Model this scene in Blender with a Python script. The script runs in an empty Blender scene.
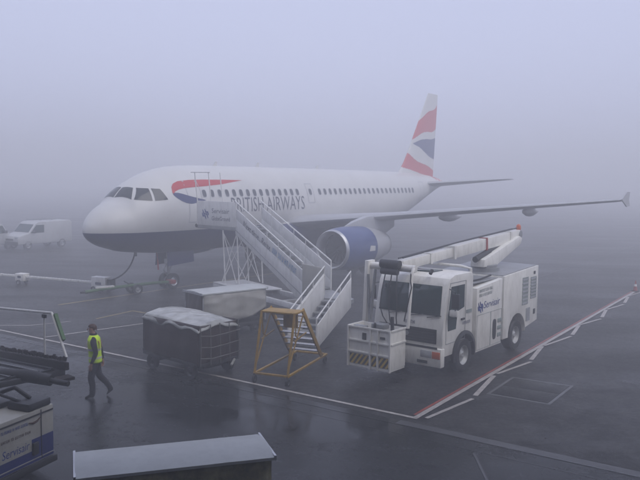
import bpy, bmesh, math, random
from mathutils import Vector, Matrix, Euler, noise
R = math.radians
random.seed(7)
scene = bpy.context.scene
col = scene.collection

# ------------------------------------------------------------------ camera
FPX, CAMH, PITCH, ROLL = 753.4, 5.433, 0.083, 0.011
cd = bpy.data.cameras.new('camera')
cam = bpy.data.objects.new('camera', cd); col.objects.link(cam)
fw = Vector((0, math.cos(PITCH), -math.sin(PITCH))); up = Vector((0, math.sin(PITCH), math.cos(PITCH))); rt = Vector((1, 0, 0))
r2 = rt*math.cos(ROLL)+up*math.sin(ROLL); u2 = -rt*math.sin(ROLL)+up*math.cos(ROLL)
cam.matrix_world = Matrix(((r2.x, u2.x, -fw.x, 0), (r2.y, u2.y, -fw.y, 0), (r2.z, u2.z, -fw.z, CAMH), (0, 0, 0, 1)))
cd.sensor_width = 36; cd.lens = 36*FPX/640; cd.clip_start = 0.1; cd.clip_end = 5000
scene.camera = cam

# ------------------------------------------------------------------ sky, sun, exposure
SUN_EL, SUN_AZ = R(55), R(135)
w = bpy.data.worlds.new('World'); scene.world = w; w.use_nodes = True
nt = w.node_tree; nt.nodes.clear()
sky = nt.nodes.new('ShaderNodeTexSky'); sky.sky_type = 'NISHITA'; sky.sun_disc = False
sky.sun_elevation = SUN_EL; sky.sun_rotation = SUN_AZ; sky.air_density = 1.0; sky.dust_density = 4.0; sky.ozone_density = 1.0
hsv = nt.nodes.new('ShaderNodeHueSaturation'); hsv.inputs['Saturation'].default_value = 0.25
mixc = nt.nodes.new('ShaderNodeMix'); mixc.data_type = 'RGBA'
mixc.inputs['Factor'].default_value = 0.8
mixc.inputs['B'].default_value = (5.1, 5.55, 7.9, 1)          # even overcast cloud light
bg = nt.nodes.new('ShaderNodeBackground'); bg.inputs['Strength'].default_value = 0.145
wo = nt.nodes.new('ShaderNodeOutputWorld')
nt.links.new(sky.outputs['Color'], hsv.inputs['Color']); nt.links.new(hsv.outputs['Color'], mixc.inputs['A'])
nt.links.new(mixc.outputs['Result'], bg.inputs['Color']); nt.links.new(bg.outputs['Background'], wo.inputs['Surface'])
sd = bpy.data.lights.new('sun', 'SUN'); sd.energy = 1.3; sd.angle = R(50); sd.color = (1, 0.93, 0.84)
sun = bpy.data.objects.new('sun', sd); col.objects.link(sun)
sdir = Vector((math.sin(SUN_AZ)*math.cos(SUN_EL), math.cos(SUN_AZ)*math.cos(SUN_EL), math.sin(SUN_EL)))
sun.rotation_euler = sdir.to_track_quat('Z', 'Y').to_euler(); sun.location = (0, 0, 60)
scene.view_settings.view_transform = 'Standard'; scene.view_settings.look = 'None'
scene.view_settings.exposure = 0.0; scene.view_settings.gamma = 1.0; scene.view_settings.use_curve_mapping = False
scene.cycles.use_denoising = True; scene.cycles.volume_bounces = 5; scene.cycles.max_bounces = 8
scene.cycles.diffuse_bounces = 3; scene.cycles.glossy_bounces = 3
HAZE = 0.0148

# ------------------------------------------------------------------ materials
def mat(name, c, rough=0.5, metal=0.0, var=0.12, scale=3.0, bump=0.0, bscale=40.0, spec=0.5, dirt=0.0, dirtc=(0.05, 0.045, 0.04), trans=0.0, alpha=1.0, coat=0.0):
    m = bpy.data.materials.new(name); m.use_nodes = True
    n = m.node_tree.nodes; l = m.node_tree.links; b = n['Principled BSDF']
    tc = n.new('ShaderNodeTexCoord'); nz = n.new('ShaderNodeTexNoise')
    nz.inputs['Scale'].default_value = scale; nz.inputs['Detail'].default_value = 5; nz.inputs['Roughness'].default_value = 0.6
    l.new(tc.outputs['Object'], nz.inputs['Vector'])
    rp = n.new('ShaderNodeValToRGB'); e = rp.color_ramp.elements
    e[0].position = 0.3; e[1].position = 0.72
    e[0].color = tuple(max(0, x*(1-var)) for x in c)+(1,); e[1].color = tuple(min(1, x*(1+var*0.6)) for x in c)+(1,)
    l.new(nz.outputs['Fac'], rp.inputs['Fac']); last = rp.outputs['Color']
    if dirt > 0:
        n2 = n.new('ShaderNodeTexNoise'); n2.inputs['Scale'].default_value = scale*2.3; n2.inputs['Detail'].default_value = 8; n2.inputs['Roughness'].default_value = 0.72
        mp = n.new('ShaderNodeMapping'); mp.inputs['Scale'].default_value = (1.4, 1.4, 0.35)
        l.new(tc.outputs['Object'], mp.inputs['Vector']); l.new(mp.outputs['Vector'], n2.inputs['Vector'])
        r3 = n.new('ShaderNodeValToRGB'); r3.color_ramp.elements[0].position = 0.48; r3.color_ramp.elements[1].position = 0.8
        r3.color_ramp.elements[1].color = (dirt, dirt, dirt, 1)
        l.new(n2.outputs['Fac'], r3.inputs['Fac'])
        mx = n.new('ShaderNodeMix'); mx.data_type = 'RGBA'; mx.inputs['B'].default_value = dirtc+(1,)
        l.new(r3.outputs['Color'], mx.inputs['Factor']); l.new(last, mx.inputs['A']); last = mx.outputs['Result']
    l.new(last, b.inputs['Base Color'])
    b.inputs['Roughness'].default_value = rough; b.inputs['Metallic'].default_value = metal
    b.inputs['Specular IOR Level'].default_value = spec
    b.inputs['Transmission Weight'].default_value = trans; b.inputs['Alpha'].default_value = alpha
    b.inputs['Coat Weight'].default_value = coat; b.inputs['Coat Roughness'].default_value = 0.15
    if bump > 0:
        nb = n.new('ShaderNodeTexNoise'); nb.inputs['Scale'].default_value = bscale; nb.inputs['Detail'].default_value = 4
        l.new(tc.outputs['Object'], nb.inputs['Vector'])
        bp = n.new('ShaderNodeBump'); bp.inputs['Strength'].default_value = bump; bp.inputs['Distance'].default_value = 0.02
        l.new(nb.outputs['Fac'], bp.inputs['Height']); l.new(bp.outputs['Normal'], b.inputs['Normal'])
    return m

def tarmac(name, c0, c1, r_wet, r_dry, wet_lo, wet_hi, bump, patch=0.16, ior=1.2):
    m = bpy.data.materials.new(name); m.use_nodes = True
    n = m.node_tree.nodes; l = m.node_tree.links; b = n['Principled BSDF']
    tc = n.new('ShaderNodeTexCoord')
    def noi(s, d, r=0.6, stretch=None):
        q = n.new('ShaderNodeTexNoise'); q.inputs['Scale'].default_value = s; q.inputs['Detail'].default_value = d; q.inputs['Roughness'].default_value = r
        if stretch:
            mp = n.new('ShaderNodeMapping'); mp.inputs['Rotation'].default_value = (0, 0, R(stretch[0])); mp.inputs['Scale'].default_value = (stretch[1], stretch[2], 1)
            l.new(tc.outputs['Object'], mp.inputs['Vector']); l.new(mp.outputs['Vector'], q.inputs['Vector'])
        else:
            l.new(tc.outputs['Object'], q.inputs['Vector'])
        return q
    def ramp(src, p0, p1, a, bb):
        q = n.new('ShaderNodeValToRGB'); e = q.color_ramp.elements
        e[0].position = p0; e[1].position = p1; e[0].color = a+(1,); e[1].color = bb+(1,)
        l.new(src.outputs['Fac'], q.inputs['Fac']); return q
    big = noi(patch, 6, 0.62, (35, 0.5, 1.4)); fine = noi(11, 9, 0.75); mid = noi(1.7, 6, 0.65)
    cr = ramp(mid, 0.3, 0.75, c0, c1)
    fr = ramp(fine, 0.35, 0.7, (0.45, 0.45, 0.45), (1.5, 1.5, 1.5))
    mx = n.new('ShaderNodeMix'); mx.data_type = 'RGBA'; mx.blend_type = 'MULTIPLY'; mx.inputs['Factor'].default_value = 1
    l.new(cr.outputs['Color'], mx.inputs['A']); l.new(fr.outputs['Color'], mx.inputs['B'])
    l.new(mx.outputs['Result'], b.inputs['Base Color'])
    rr = ramp(big, wet_lo, wet_hi, (r_wet,)*3, (r_dry,)*3)
    grain = noi(6.5, 8, 0.7); gm = n.new('ShaderNodeMath'); gm.operation = 'MULTIPLY_ADD'; gm.inputs[1].default_value = 0.55; gm.inputs[2].default_value = -0.27
    l.new(grain.outputs['Fac'], gm.inputs[0])
    ga = n.new('ShaderNodeMath'); ga.operation = 'ADD'; ga.use_clamp = True; l.new(rr.outputs['Color'], ga.inputs[0]); l.new(gm.outputs[0], ga.inputs[1])
    gx = n.new('ShaderNodeMath'); gx.operation = 'MAXIMUM'; gx.inputs[1].default_value = 0.05; l.new(ga.outputs[0], gx.inputs[0])
    l.new(gx.outputs[0], b.inputs['Roughness'])
    b.inputs['IOR'].default_value = ior
    bs = ramp(big, wet_lo, wet_hi, (0.12,)*3, (1.0,)*3)
    mm = n.new('ShaderNodeMath'); mm.operation = 'MULTIPLY'; mm.inputs[1].default_value = bump
    l.new(bs.outputs['Color'], mm.inputs[0])
    nb = noi(38, 5, 0.65)
    bp = n.new('ShaderNodeBump'); bp.inputs['Distance'].default_value = 0.02
    l.new(mm.outputs[0], bp.inputs['Strength']); l.new(nb.outputs['Fac'], bp.inputs['Height']); l.new(bp.outputs['Normal'], b.inputs['Normal'])
    return m

M = {}
M['apron'] = tarmac('apron_tarmac', (0.013, 0.013, 0.014), (0.062, 0.061, 0.060), 0.3, 0.46, 0.32, 0.62, 0.7, 0.3, 1.17)
M['road'] = tarmac('road_asphalt', (0.006, 0.007, 0.008), (0.032, 0.034, 0.037), 0.08, 0.36, 0.40, 0.66, 0.3, 0.3, 1.19)
M['gutter'] = mat('gutter_concrete', (0.045, 0.045, 0.047), 0.42, var=0.35, scale=2, bump=0.3)
M['patch'] = tarmac('repair_asphalt', (0.010, 0.010, 0.011), (0.030, 0.030, 0.031), 0.25, 0.4, 0.32, 0.62, 0.6, 0.3, 1.2)
M['joint'] = mat('joint_tar', (0.012, 0.012, 0.014), 0.25)
M['pit'] = mat('pit_cover_concrete', (0.032, 0.032, 0.033), 0.4, var=0.25, scale=4, bump=0.3)
M['pitframe'] = mat('pit_frame', (0.07, 0.07, 0.071), 0.4, var=0.25)
M['wpaint'] = mat('white_line_paint', (0.40, 0.37, 0.34), 0.4, var=0.3, scale=5, dirt=0.65, bump=0.2)
M['ypaint'] = mat('yellow_line_paint', (0.3, 0.22, 0.04), 0.4, var=0.4, scale=5, dirt=0.6)
M['rpaint'] = mat('red_line_paint', (0.3, 0.05, 0.03), 0.4, var=0.4, scale=5, dirt=0.5)
M['white'] = mat('white_vehicle_paint', (0.80, 0.79, 0.74), 0.38, var=0.08, scale=2, dirt=0.5, dirtc=(0.3, 0.28, 0.24), coat=0.1)
M['stairwhite'] = mat('stair_white_paint', (0.7, 0.7, 0.68), 0.42, var=0.1, scale=2, dirt=0.5, dirtc=(0.27, 0.26, 0.24))
M['vanwhite'] = mat('dull_van_paint', (0.5, 0.51, 0.51), 0.4, var=0.08, scale=1.5, dirt=0.4, dirtc=(0.25, 0.25, 0.24))
M['offwhite'] = mat('off_white_panel', (0.40, 0.39, 0.34), 0.4, var=0.15, scale=2, dirt=0.55, dirtc=(0.25, 0.22, 0.17))  # part of the dark tone stands for shade on the belt loader
M['grey'] = mat('grey_metal', (0.3, 0.31, 0.32), 0.4, 0.3, var=0.2)
M['alu'] = mat('bare_aluminium', (0.55, 0.56, 0.58), 0.35, 0.7, var=0.1)
M['dark'] = mat('dark_steel', (0.025, 0.026, 0.028), 0.5, var=0.3)
M['black'] = mat('black_rubber', (0.012, 0.012, 0.013), 0.6, var=0.3, scale=6)
M['blackplastic'] = mat('black_plastic', (0.02, 0.021, 0.023), 0.4, var=0.2)
M['rim'] = mat('wheel_rim', (0.42, 0.43, 0.43), 0.45, 0.2, var=0.25, scale=6, dirt=0.5)
M['glass'] = mat('vehicle_glass', (0.01, 0.034, 0.034), 0.06, var=0.3, scale=1.2, spec=0.6)
M['cabglass'] = mat('cockpit_glass', (0.02, 0.025, 0.03), 0.08, var=0.2)
M['winglass'] = mat('cabin_window_glass', (0.07, 0.075, 0.09), 0.15, var=0.2)
M['blue'] = mat('lettering_blue', (0.02, 0.05, 0.24), 0.4, var=0.1)
M['paleblue'] = mat('lettering_pale_blue', (0.2, 0.35, 0.55), 0.4, var=0.1)
M['lettergrey'] = mat('lettering_grey', (0.25, 0.29, 0.28), 0.5, var=0.15)
M['letterdark'] = mat('lettering_dark', (0.05, 0.055, 0.11), 0.4, var=0.15)
M['title'] = mat('title_blue_grey', (0.065, 0.07, 0.11), 0.35, var=0.1)
M['red'] = mat('livery_red', (0.48, 0.025, 0.03), 0.35, var=0.06)
M['lblue'] = mat('livery_blue', (0.012, 0.025, 0.13), 0.35, var=0.06)
M['lwhite'] = mat('livery_white', (0.60, 0.60, 0.585), 0.36, var=0.06, scale=0.7, dirt=0.12, dirtc=(0.35, 0.34, 0.33))
M['nacelle'] = mat('nacelle_blue', (0.03, 0.06, 0.2), 0.3, var=0.1, scale=1.5)
M['wing'] = mat('wing_grey', (0.42, 0.43, 0.45), 0.38, 0.1, var=0.1, scale=1.2)
M['orange'] = mat('orange_lens', (0.6, 0.12, 0.03), 0.3, var=0.05)
M['lens'] = mat('headlamp_lens', (0.5, 0.52, 0.55), 0.12, 0.3, var=0.1)
M['yellow'] = mat('yellow_step_paint', (0.36, 0.21, 0.015), 0.45, var=0.3, scale=4, dirt=0.6, dirtc=(0.12, 0.07, 0.03))
M['tread'] = mat('wet_tread_plate', (0.5, 0.5, 0.5), 0.25, 0.5, var=0.25, scale=6)
M['hazy'] = mat('hazard_yellow', (0.6, 0.4, 0.04), 0.45, var=0.1)
M['hivis'] = mat('hi_vis_yellow', (0.62, 0.9, 0.02), 0.7, var=0.12, scale=6)
M['silver'] = mat('reflective_tape', (0.55, 0.57, 0.45), 0.5, var=0.1)
M['navycloth'] = mat('navy_cloth', (0.016, 0.017, 0.026), 0.85, var=0.3, scale=9, bump=0.3, bscale=60)
M['skin'] = mat('skin', (0.42, 0.23, 0.17), 0.55, var=0.08)
M['hair'] = mat('hair_brown', (0.07, 0.035, 0.022), 0.7, var=0.3, scale=30)
M['shoe'] = mat('shoe_black', (0.01, 0.01, 0.011), 0.4)
M['sheet'] = mat('white_plastic_sheet', (0.40, 0.41, 0.39), 0.2, var=0.45, scale=2.2, bump=0.12, bscale=9, dirt=0.3, dirtc=(0.3, 0.31, 0.3))
M['darkcurtain'] = mat('dark_brown_curtain', (0.036, 0.021, 0.018), 0.5, var=0.3, scale=4, bump=0.4, bscale=6)
M['net'] = mat('net_webbing', (0.13, 0.125, 0.12), 0.7, var=0.2)
M['cream'] = mat('cream_tarpaulin', (0.36, 0.355, 0.33), 0.5, var=0.12, scale=3, bump=0.3, bscale=5, dirt=0.25, dirtc=(0.2, 0.18, 0.14))
M['roofgrey'] = mat('wet_roof_sheet', (0.46, 0.48, 0.47), 0.42, var=0.1, scale=2.5, dirt=0.3, dirtc=(0.24, 0.25, 0.26))
M['olive'] = mat('olive_plastic_curtain', (0.2, 0.18, 0.08), 0.25, var=0.6, scale=5, bump=0.8, bscale=7, dirt=0.5, dirtc=(0.03, 0.03, 0.025))
M['green'] = mat('green_tow_bar_paint', (0.07, 0.17, 0.06), 0.45, var=0.25, scale=5, dirt=0.4)
M['bodyblue'] = mat('blue_stripe_paint', (0.012, 0.025, 0.16), 0.35, var=0.15, scale=3, dirt=0.3)
M['brush'] = mat('dark_brush_strip', (0.02, 0.015, 0.014), 0.9, var=0.4, scale=20, bump=0.8, bscale=50)
M['belt'] = mat('ribbed_belt_rubber', (0.02, 0.023, 0.026), 0.3, var=0.3, scale=6)
M['conered'] = mat('cone_red', (0.32, 0.04, 0.03), 0.5, var=0.1)
M['far'] = mat('shade_terminal_cladding', (0.22, 0.23, 0.24), 0.6, var=0.15, scale=0.3)
M['farglass'] = mat('shade_terminal_glass', (0.03, 0.035, 0.04), 0.2)
# aircraft skin: white over a dark blue belly
fm = mat('fuselage_paint', (0.60, 0.60, 0.585), 0.36, var=0.06, scale=0.7, dirt=0.12, dirtc=(0.35, 0.34, 0.33))
n = fm.node_tree.nodes; l = fm.node_tree.links; b = n['Principled BSDF']
tc = n.new('ShaderNodeTexCoord'); sp = n.new('ShaderNodeSeparateXYZ'); l.new(tc.outputs['Object'], sp.inputs[0])
gt = n.new('ShaderNodeMath'); gt.operation = 'LESS_THAN'; gt.inputs[1].default_value = 2.93; l.new(sp.outputs['Z'], gt.inputs[0])
mx = n.new('ShaderNodeMix'); mx.data_type = 'RGBA'; old = b.inputs['Base Color'].links[0].from_socket
mx.inputs['B'].default_value = (0.012, 0.02, 0.095, 1)
l.new(gt.outputs[0], mx.inputs['Factor']); l.new(old, mx.inputs['A']); l.new(mx.outputs['Result'], b.inputs['Base Color'])
M['fuse'] = fm

# ------------------------------------------------------------------ mesh helpers
class MB:
    def __init__(s): s.v = []; s.f = []; s.m = []; s.s = []
    def add(s, vs, fs, m=0, smooth=False):
        k = len(s.v); s.v += [tuple(v) for v in vs]
        for q in fs: s.f.append([i+k for i in q]); s.m.append(m); s.s.append(smooth)
        return s
    def hexa(s, p, m=0):   # p: 4 bottom ccw, 4 top ccw
        return s.add(p, [(3, 2, 1, 0), (4, 5, 6, 7), (0, 1, 5, 4), (1, 2, 6, 5), (2, 3, 7, 6), (3, 0, 4, 7)], m)
    def box(s, x0, x1, y0, y1, z0, z1, m=0):
        return s.hexa([(x0, y0, z0), (x1, y0, z0), (x1, y1, z0), (x0, y1, z0), (x0, y0, z1), (x1, y0, z1), (x1, y1, z1), (x0, y1, z1)], m)
    def bar(s, a, b, wd, ht, m=0, upv=(0, 0, 1)):   # rectangular bar from a to b
        a = Vector(a); b = Vector(b); d = (b-a).normalized(); u = Vector(upv)
        if abs(d.dot(u)) > 0.98: u = Vector((1, 0, 0))
        sd = d.cross(u).normalized(); u = sd.cross(d).normalized()
        sd = sd*wd/2; u = u*ht/2
        return s.hexa([a-sd-u, a+sd-u, b+sd-u, b-sd-u, a-sd+u, a+sd+u, b+sd+u, b-sd+u], m)
    def tube(s, pts, r, n=8, m=0, smooth=True):
        pts = [Vector(p) for p in pts]; rs = r if isinstance(r, (list, tuple)) else [r]*len(pts)
        rings = []; prev = None
        for i, p in enumerate(pts):
            d = (pts[min(i+1, len(pts)-1)]-pts[max(i-1, 0)]).normalized()
            if prev is None:
                u = Vector((0, 0, 1)) if abs(d.z) < 0.9 else Vector((1, 0, 0))
            else: u = prev
            a = d.cross(u).normalized(); u = a.cross(d).normalized(); prev = u
            rings.append([p+(a*math.cos(2*math.pi*k/n)+u*math.sin(2*math.pi*k/n))*rs[i] for k in range(n)])
        return s.loft(rings, m, smooth)
    def loft(s, rings, m=0, smooth=True, cap=True, closed=True):
        n = len(rings[0]); vs = [p for r in rings for p in r]; fs = []
        for i in range(len(rings)-1):
            for k in range(n if closed else n-1):
                k2 = (k+1) % n
                fs.append((i*n+k, i*n+k2, (i+1)*n+k2, (i+1)*n+k))
        s.add(vs, fs, m, smooth)
        if cap and closed:
            k0 = len(s.v)-len(vs)
            s.f.append([k0+i for i in range(n)][::-1]); s.m.append(m); s.s.append(False)
            s.f.append([k0+len(vs)-n+i for i in range(n)]); s.m.append(m); s.s.append(False)
        return s
    def lathe(s, prof, o, axis='x', n=24, m=0, cap=False):   # prof [(along, radius)]
        o = Vector(o); rings = []
        for t, r in prof:
            ring = []
            for k in range(n):
                a = 2*math.pi*k/n; c, sn = math.cos(a)*r, math.sin(a)*r
                ring.append(o+Vector({'x': (t, c, sn), 'y': (sn, t, c), 'z': (c, sn, t)}[axis]))
            rings.append(ring)
        return s.loft(rings, m, True, cap)
    def prism(s, poly, fn, d0, d1, m=0):  # poly 2d, fn(a,b,d)->3d
        k = len(poly); vs = [fn(a, b, d0) for a, b in poly]+[fn(a, b, d1) for a, b in poly]
        fs = [tuple(range(k))[::-1], tuple(range(k, 2*k))]+[(i, (i+1) % k, (i+1) % k+k, i+k) for i in range(k)]
        return s.add(vs, fs, m)
    def build(s, name, mats, parent=None, loc=(0, 0, 0), rot=(0, 0, 0), bevel=0.0, seg=2, sharp=40):
        me = bpy.data.meshes.new(name); me.from_pydata(s.v, [], s.f)
        for q in (mats if isinstance(mats, (list, tuple)) else [mats]): me.materials.append(M[q] if isinstance(q, str) else q)
        me.polygons.foreach_set('material_index', s.m); me.polygons.foreach_set('use_smooth', s.s)
        bm = bmesh.new(); bm.from_mesh(me); bmesh.ops.recalc_face_normals(bm, faces=bm.faces)
        if bevel > 0:
            ed = [e for e in bm.edges if len(e.link_faces) == 2 and e.calc_face_angle(0) > R(32)]
            bmesh.ops.bevel(bm, geom=ed, offset=bevel, segments=seg, affect='EDGES', clamp_overlap=True, profile=0.5)
            for f in bm.faces: f.smooth = True
        bm.to_mesh(me); bm.free(); me.set_sharp_from_angle(angle=R(sharp))
        return link(name, me, parent, loc, rot)

def link(name, me, parent=None, loc=(0, 0, 0), rot=(0, 0, 0)):
    o = bpy.data.objects.new(name, me); col.objects.link(o)
    o.parent = parent; o.location = loc; o.rotation_euler = rot
    return o
def tag(o, label=None, cat=None, group=None, kind=None):
    if label: o['label'] = label
    if cat: o['category'] = cat
    if group: o['group'] = group
    if kind: o['kind'] = kind
    return o
def thing(name, label, cat, loc=(0, 0, 0), rz=0.0, group=None):
    o = bpy.data.objects.new(name, None); col.objects.link(o); o.empty_display_size = 0.2
    o.location = loc; o.rotation_euler = (0, 0, rz)
    return tag(o, label, cat, group)
def ring_ellipse(cx, cy, cz, rx, ry, n=16, p=2.0):
    out = []
    for k in range(n):
        a = 2*math.pi*k/n; c, s_ = math.cos(a), math.sin(a)
        out.append(Vector((cx+math.copysign(abs(c)**(2/p), c)*rx, cy+math.copysign(abs(s_)**(2/p), s_)*ry, cz)))
    return out
def text_mesh(body, size, shear=0.0, space=1.0, offset=0.0):
    cu = bpy.data.curves.new('lettering', 'FONT'); cu.body = body; cu.size = size; cu.shear = shear
    cu.space_character = space; cu.offset = offset; cu.resolution_u = 3
    o = bpy.data.objects.new('lettering', cu); col.objects.link(o)
    dg = bpy.context.evaluated_depsgraph_get(); me = bpy.data.meshes.new_from_object(o.evaluated_get(dg))
    bpy.data.objects.remove(o); bpy.data.curves.remove(cu)
    return me
def lettering(body, size, material, parent, origin, xdir, ydir, width=None, name='lettering', **kw):
    me = text_mesh(body, size, **kw); me.materials.clear(); me.materials.append(M[material])
    xs = [v.co.x for v in me.vertices]; k = (width/(max(xs)-min(xs))) if width else 1.0; x0 = min(xs)
    X = Vector(xdir).normalized(); Y = Vector(ydir).normalized(); O = Vector(origin)
    for v in me.vertices: v.co = O+X*((v.co.x-x0)*k)+Y*v.co.y
    return link(name, me, parent)
def strokes(rows, material, parent, origin, xdir, ydir, seed=1, name='lettering'):
    """worn lettering too small to read: rows of short upright strokes; rows = [(y, height, width)]"""
    rnd = random.Random(seed); X = Vector(xdir).normalized(); Y = Vector(ydir).normalized(); O = Vector(origin); b_ = MB()
    for y, h, wd in rows:
        x = 0
        while x < wd:
            ww = h*rnd.uniform(0.35, 0.7)
            for q in range(2):
                a = x+q*ww*0.6
                b_.add([O+X*a+Y*y, O+X*(a+ww*0.25)+Y*y, O+X*(a+ww*0.25)+Y*(y+h), O+X*a+Y*(y+h)], [(0, 1, 2, 3)])
            yy = y+rnd.choice([0, 0.4, 0.8])*h
            b_.add([O+X*(x+ww*0.25)+Y*yy, O+X*(x+ww*0.6)+Y*yy, O+X*(x+ww*0.6)+Y*(yy+h*0.2), O+X*(x+ww*0.25)+Y*(yy+h*0.2)], [(0, 1, 2, 3)])
            x += ww*(1.25 if rnd.random() < 0.8 else 1.9)
    return b_.build(name, material, parent)
def emblem(size, material, parent, origin, xdir, ydir):
    """three slanting S-shaped strokes"""
    X = Vector(xdir).normalized(); Y = Vector(ydir).normalized(); O = Vector(origin); b_ = MB(); N = 10
    for k, (ln, off) in enumerate(((0.72, -0.27), (1.0, 0.0), (0.72, 0.27))):
        A = []; B = []
        for i in range(N+1):
            t = i/N*2-1; px = t*0.36*ln+off*0.62; py = -t*0.36*ln+off*0.62+0.16*math.sin(t*math.pi)*ln
            hw = 0.095*(1-0.55*abs(t)**3)
            A.append(O+X*((px+hw*0.7)*size)+Y*((py+hw*0.7)*size)); B.append(O+X*((px-hw*0.7)*size)+Y*((py-hw*0.7)*size))
        b_.loft([A, B], 0, False, cap=False, closed=False)
    return b_.build('emblem', material, parent)
def wheel(parent, loc, r, wd, side=1, rim='rim', name='wheel', n=28, rr=0.58):
    """wheel with axle along local y; side=+1 outer face towards +y"""
    o = MB()
    p = [(-wd/2, r*rr), (-wd/2, r*0.93), (-wd*0.38, r), (wd*0.38, r), (wd/2, r*0.93), (wd/2, r*0.72), (wd*0.44, r*rr), (-wd/2, r*rr)]
    o.lathe(p, (0, 0, 0), 'y', n)
    ob = o.build(name, 'black', parent, loc)
    h = MB(); q = side*wd
    h.lathe([(q*0.30, 0.001), (q*0.36, r*0.12), (q*0.30, r*0.2), (q*0.14, r*0.3), (q*0.12, r*0.44), (q*0.40, r*rr*0.93), (q*0.46, r*rr*1.0), (-q*0.45, r*rr*0.99), (-q*0.40, 0.001)], (0, 0, 0), 'y', n)
    for k in range(8):
        a = k*math.pi/4; h.lathe([(q*0.14, 0.001), (q*0.14, r*0.035), (q*0.20, r*0.035), (q*0.20, 0.001)], (math.sin(a)*r*0.24, 0, math.cos(a)*r*0.24), 'y', 6)
    h.build('rim', rim, ob)
    return ob
def copy_thing(src, loc=None):
    def cp(o, par):
        c = o.copy(); col.objects.link(c); c.parent = par
        for ch in list(o.children): cp(ch, c)
        return c
    c = cp(src, src.parent)
    if loc is not None: c.location = loc
    return c

# ------------------------------------------------------------------ ground
def sheet(name, pts, z, m, parent=None, kind='structure'):
    b_ = MB(); b_.add([(x, y, z) for x, y in pts], [tuple(range(len(pts)))])
    o = b_.build(name, m, parent)
    for p in o.data.polygons:
        if p.normal.z < 0: o.data.flip_normals(); break
    if parent is None: o['kind'] = kind
    return o
def line(name, a, c, wd, z, m, ext=0.0):
    a = Vector(a); c = Vector(c); d = (c-a).normalized(); s = Vector((-d.y, d.x))*wd/2; a = a-d*ext; c = c+d*ext
    return sheet(name, [(a-s)[:], (c-s)[:], (c+s)[:], (a+s)[:]], z, m)
sheet('apron', [(-370, -120), (370, -120), (370, 370), (-370, 370)], 0.0, 'apron')
LD = Vector((13.34, -9.19)).normalized(); LN = Vector((LD.y, -LD.x))   # stand edge direction; LN points to the camera side
if LN.y > 0: LN = -LN
C0 = Vector((2.21, 16.72))
e0 = C0+LN*0.32
sheet('service_road', [(e0-LD*120)[:], (e0+LD*120)[:], (e0+LD*120+LN*60)[:], (e0-LD*120+LN*60)[:]], 0.004, 'road')
g0 = C0+LN*0.45
line('gutter_strip', (g0-LD*0.2)[:], (g0+LD*60)[:], 0.26, 0.008, 'gutter')
line('tar_joint', (g0+LN*0.15-LD*30)[:], (g0+LN*0.15+LD*60)[:], 0.035, 0.012, 'joint')
line('tar_joint', (C0+LN*1.15-LD*30)[:], (C0+LN*1.1+LD*60)[:], 0.02, 0.009, 'joint')
line('tar_joint', (3.1, 14.55), (3.0, 11.0), 0.05, 0.013, 'joint')
line('stand_edge_line', (C0-LD*45)[:], (C0+LD*0.06)[:], 0.11, 0.012, 'wpaint')
RD = Vector((13.2, 19.85)).normalized(); RN = Vector((RD.y, -RD.x))
line('clearance_line', C0[:], (C0+RD*23.9)[:], 0.13, 0.016, 'wpaint')
line('clearance_red_line', (C0-RN*0.12+RD*0.2)[:], (C0-RN*0.13+RD*23.9)[:], 0.07, 0.012, 'rpaint')
zz = [(2.46, 16.72), (3.83, 18.28), (3.94, 18.54), (4.86, 20.5), (5.0, 20.71), (6.35, 22.15), (6.42, 22.4), (7.3, 24.27), (7.39, 24.35), (8.79, 25.9), (8.92, 26.16), (9.75, 27.91), (9.82, 28.01), (11.09, 29.29), (11.25, 29.62), (12.07, 31.37), (12.18, 31.5), (13.41, 32.83), (13.6, 33.24), (14.47, 34.99), (14.64, 35.3), (15.85, 36.66), (16.0, 36.95), (16.85, 38.75), (17.0, 38.9), (18.2, 40.2)]
for i in range(0, len(zz)-1, 2):
    line('hatch_line', zz[i], zz[i+1], 0.10 if i % 4 == 0 else 0.13, 0.012, 'wpaint')
line('bay_line', (-9.13, 24.8), (-5.4, 28.3), 0.09, 0.016, 'wpaint')
line('bay_line', (-16.5, 26.4), (-10.34, 26.78), 0.07, 0.008, 'wpaint')
line('bay_line', (-10.34, 26.78), (-9.2, 27.6), 0.07, 0.012, 'wpaint')
line('equipment_line', (-8.44, 28.14), (-7.5, 29.9), 0.09, 0.008, 'ypaint')
line('equipment_line', (-7.5, 29.9), (-4.5, 27.7), 0.09, 0.012, 'ypaint')
AX = Vector((math.cos(0.944), math.sin(0.944)))
line('lead_in_line', (-10.9, 31.1), (4.0, 51.0), 0.14, 0.008, 'ypaint')
for k, (du, dv, ln) in enumerate(((6.5, 2.5, 40), (12.5, 1.5, 40), (-5.5, 3.0, 60), (-11.5, 3.0, 60))):
    a_ = C0+RN*du+RD*dv; line('tar_joint', a_[:], (a_+RD*ln)[:], 0.03, 0.0045, 'joint')
for k, (du, dv, wu, wv) in enumerate(((3.0, 6.0, 2.6, 1.5), (8.2, 10.0, 2.2, 3.4), (-3.2, 1.0, 1.5, 2.8), (5.2, 1.0, 3.6, 1.1))):
    a_ = C0+RN*du+RD*dv; sheet('tarmac_patch', [a_[:], (a_+RN*wu)[:], (a_+RN*wu+RD*wv)[:], (a_+RD*wv)[:]], 0.0035+0.0002*k, 'patch')
pc = [Vector(p) for p in ((4.26, 18.73), (5.61, 17.85), (6.77, 19.57), (5.34, 20.41))]
sheet('pit_surround', [p[:] for p in pc], 0.005, 'pitframe')
cc = sum(pc, Vector((0, 0)))/4
pit = thing('service_pit_cover', 'flat square concrete pit cover set in the tarmac right of the zigzag line', 'pit cover', (cc.x, cc.y, 0))
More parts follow.
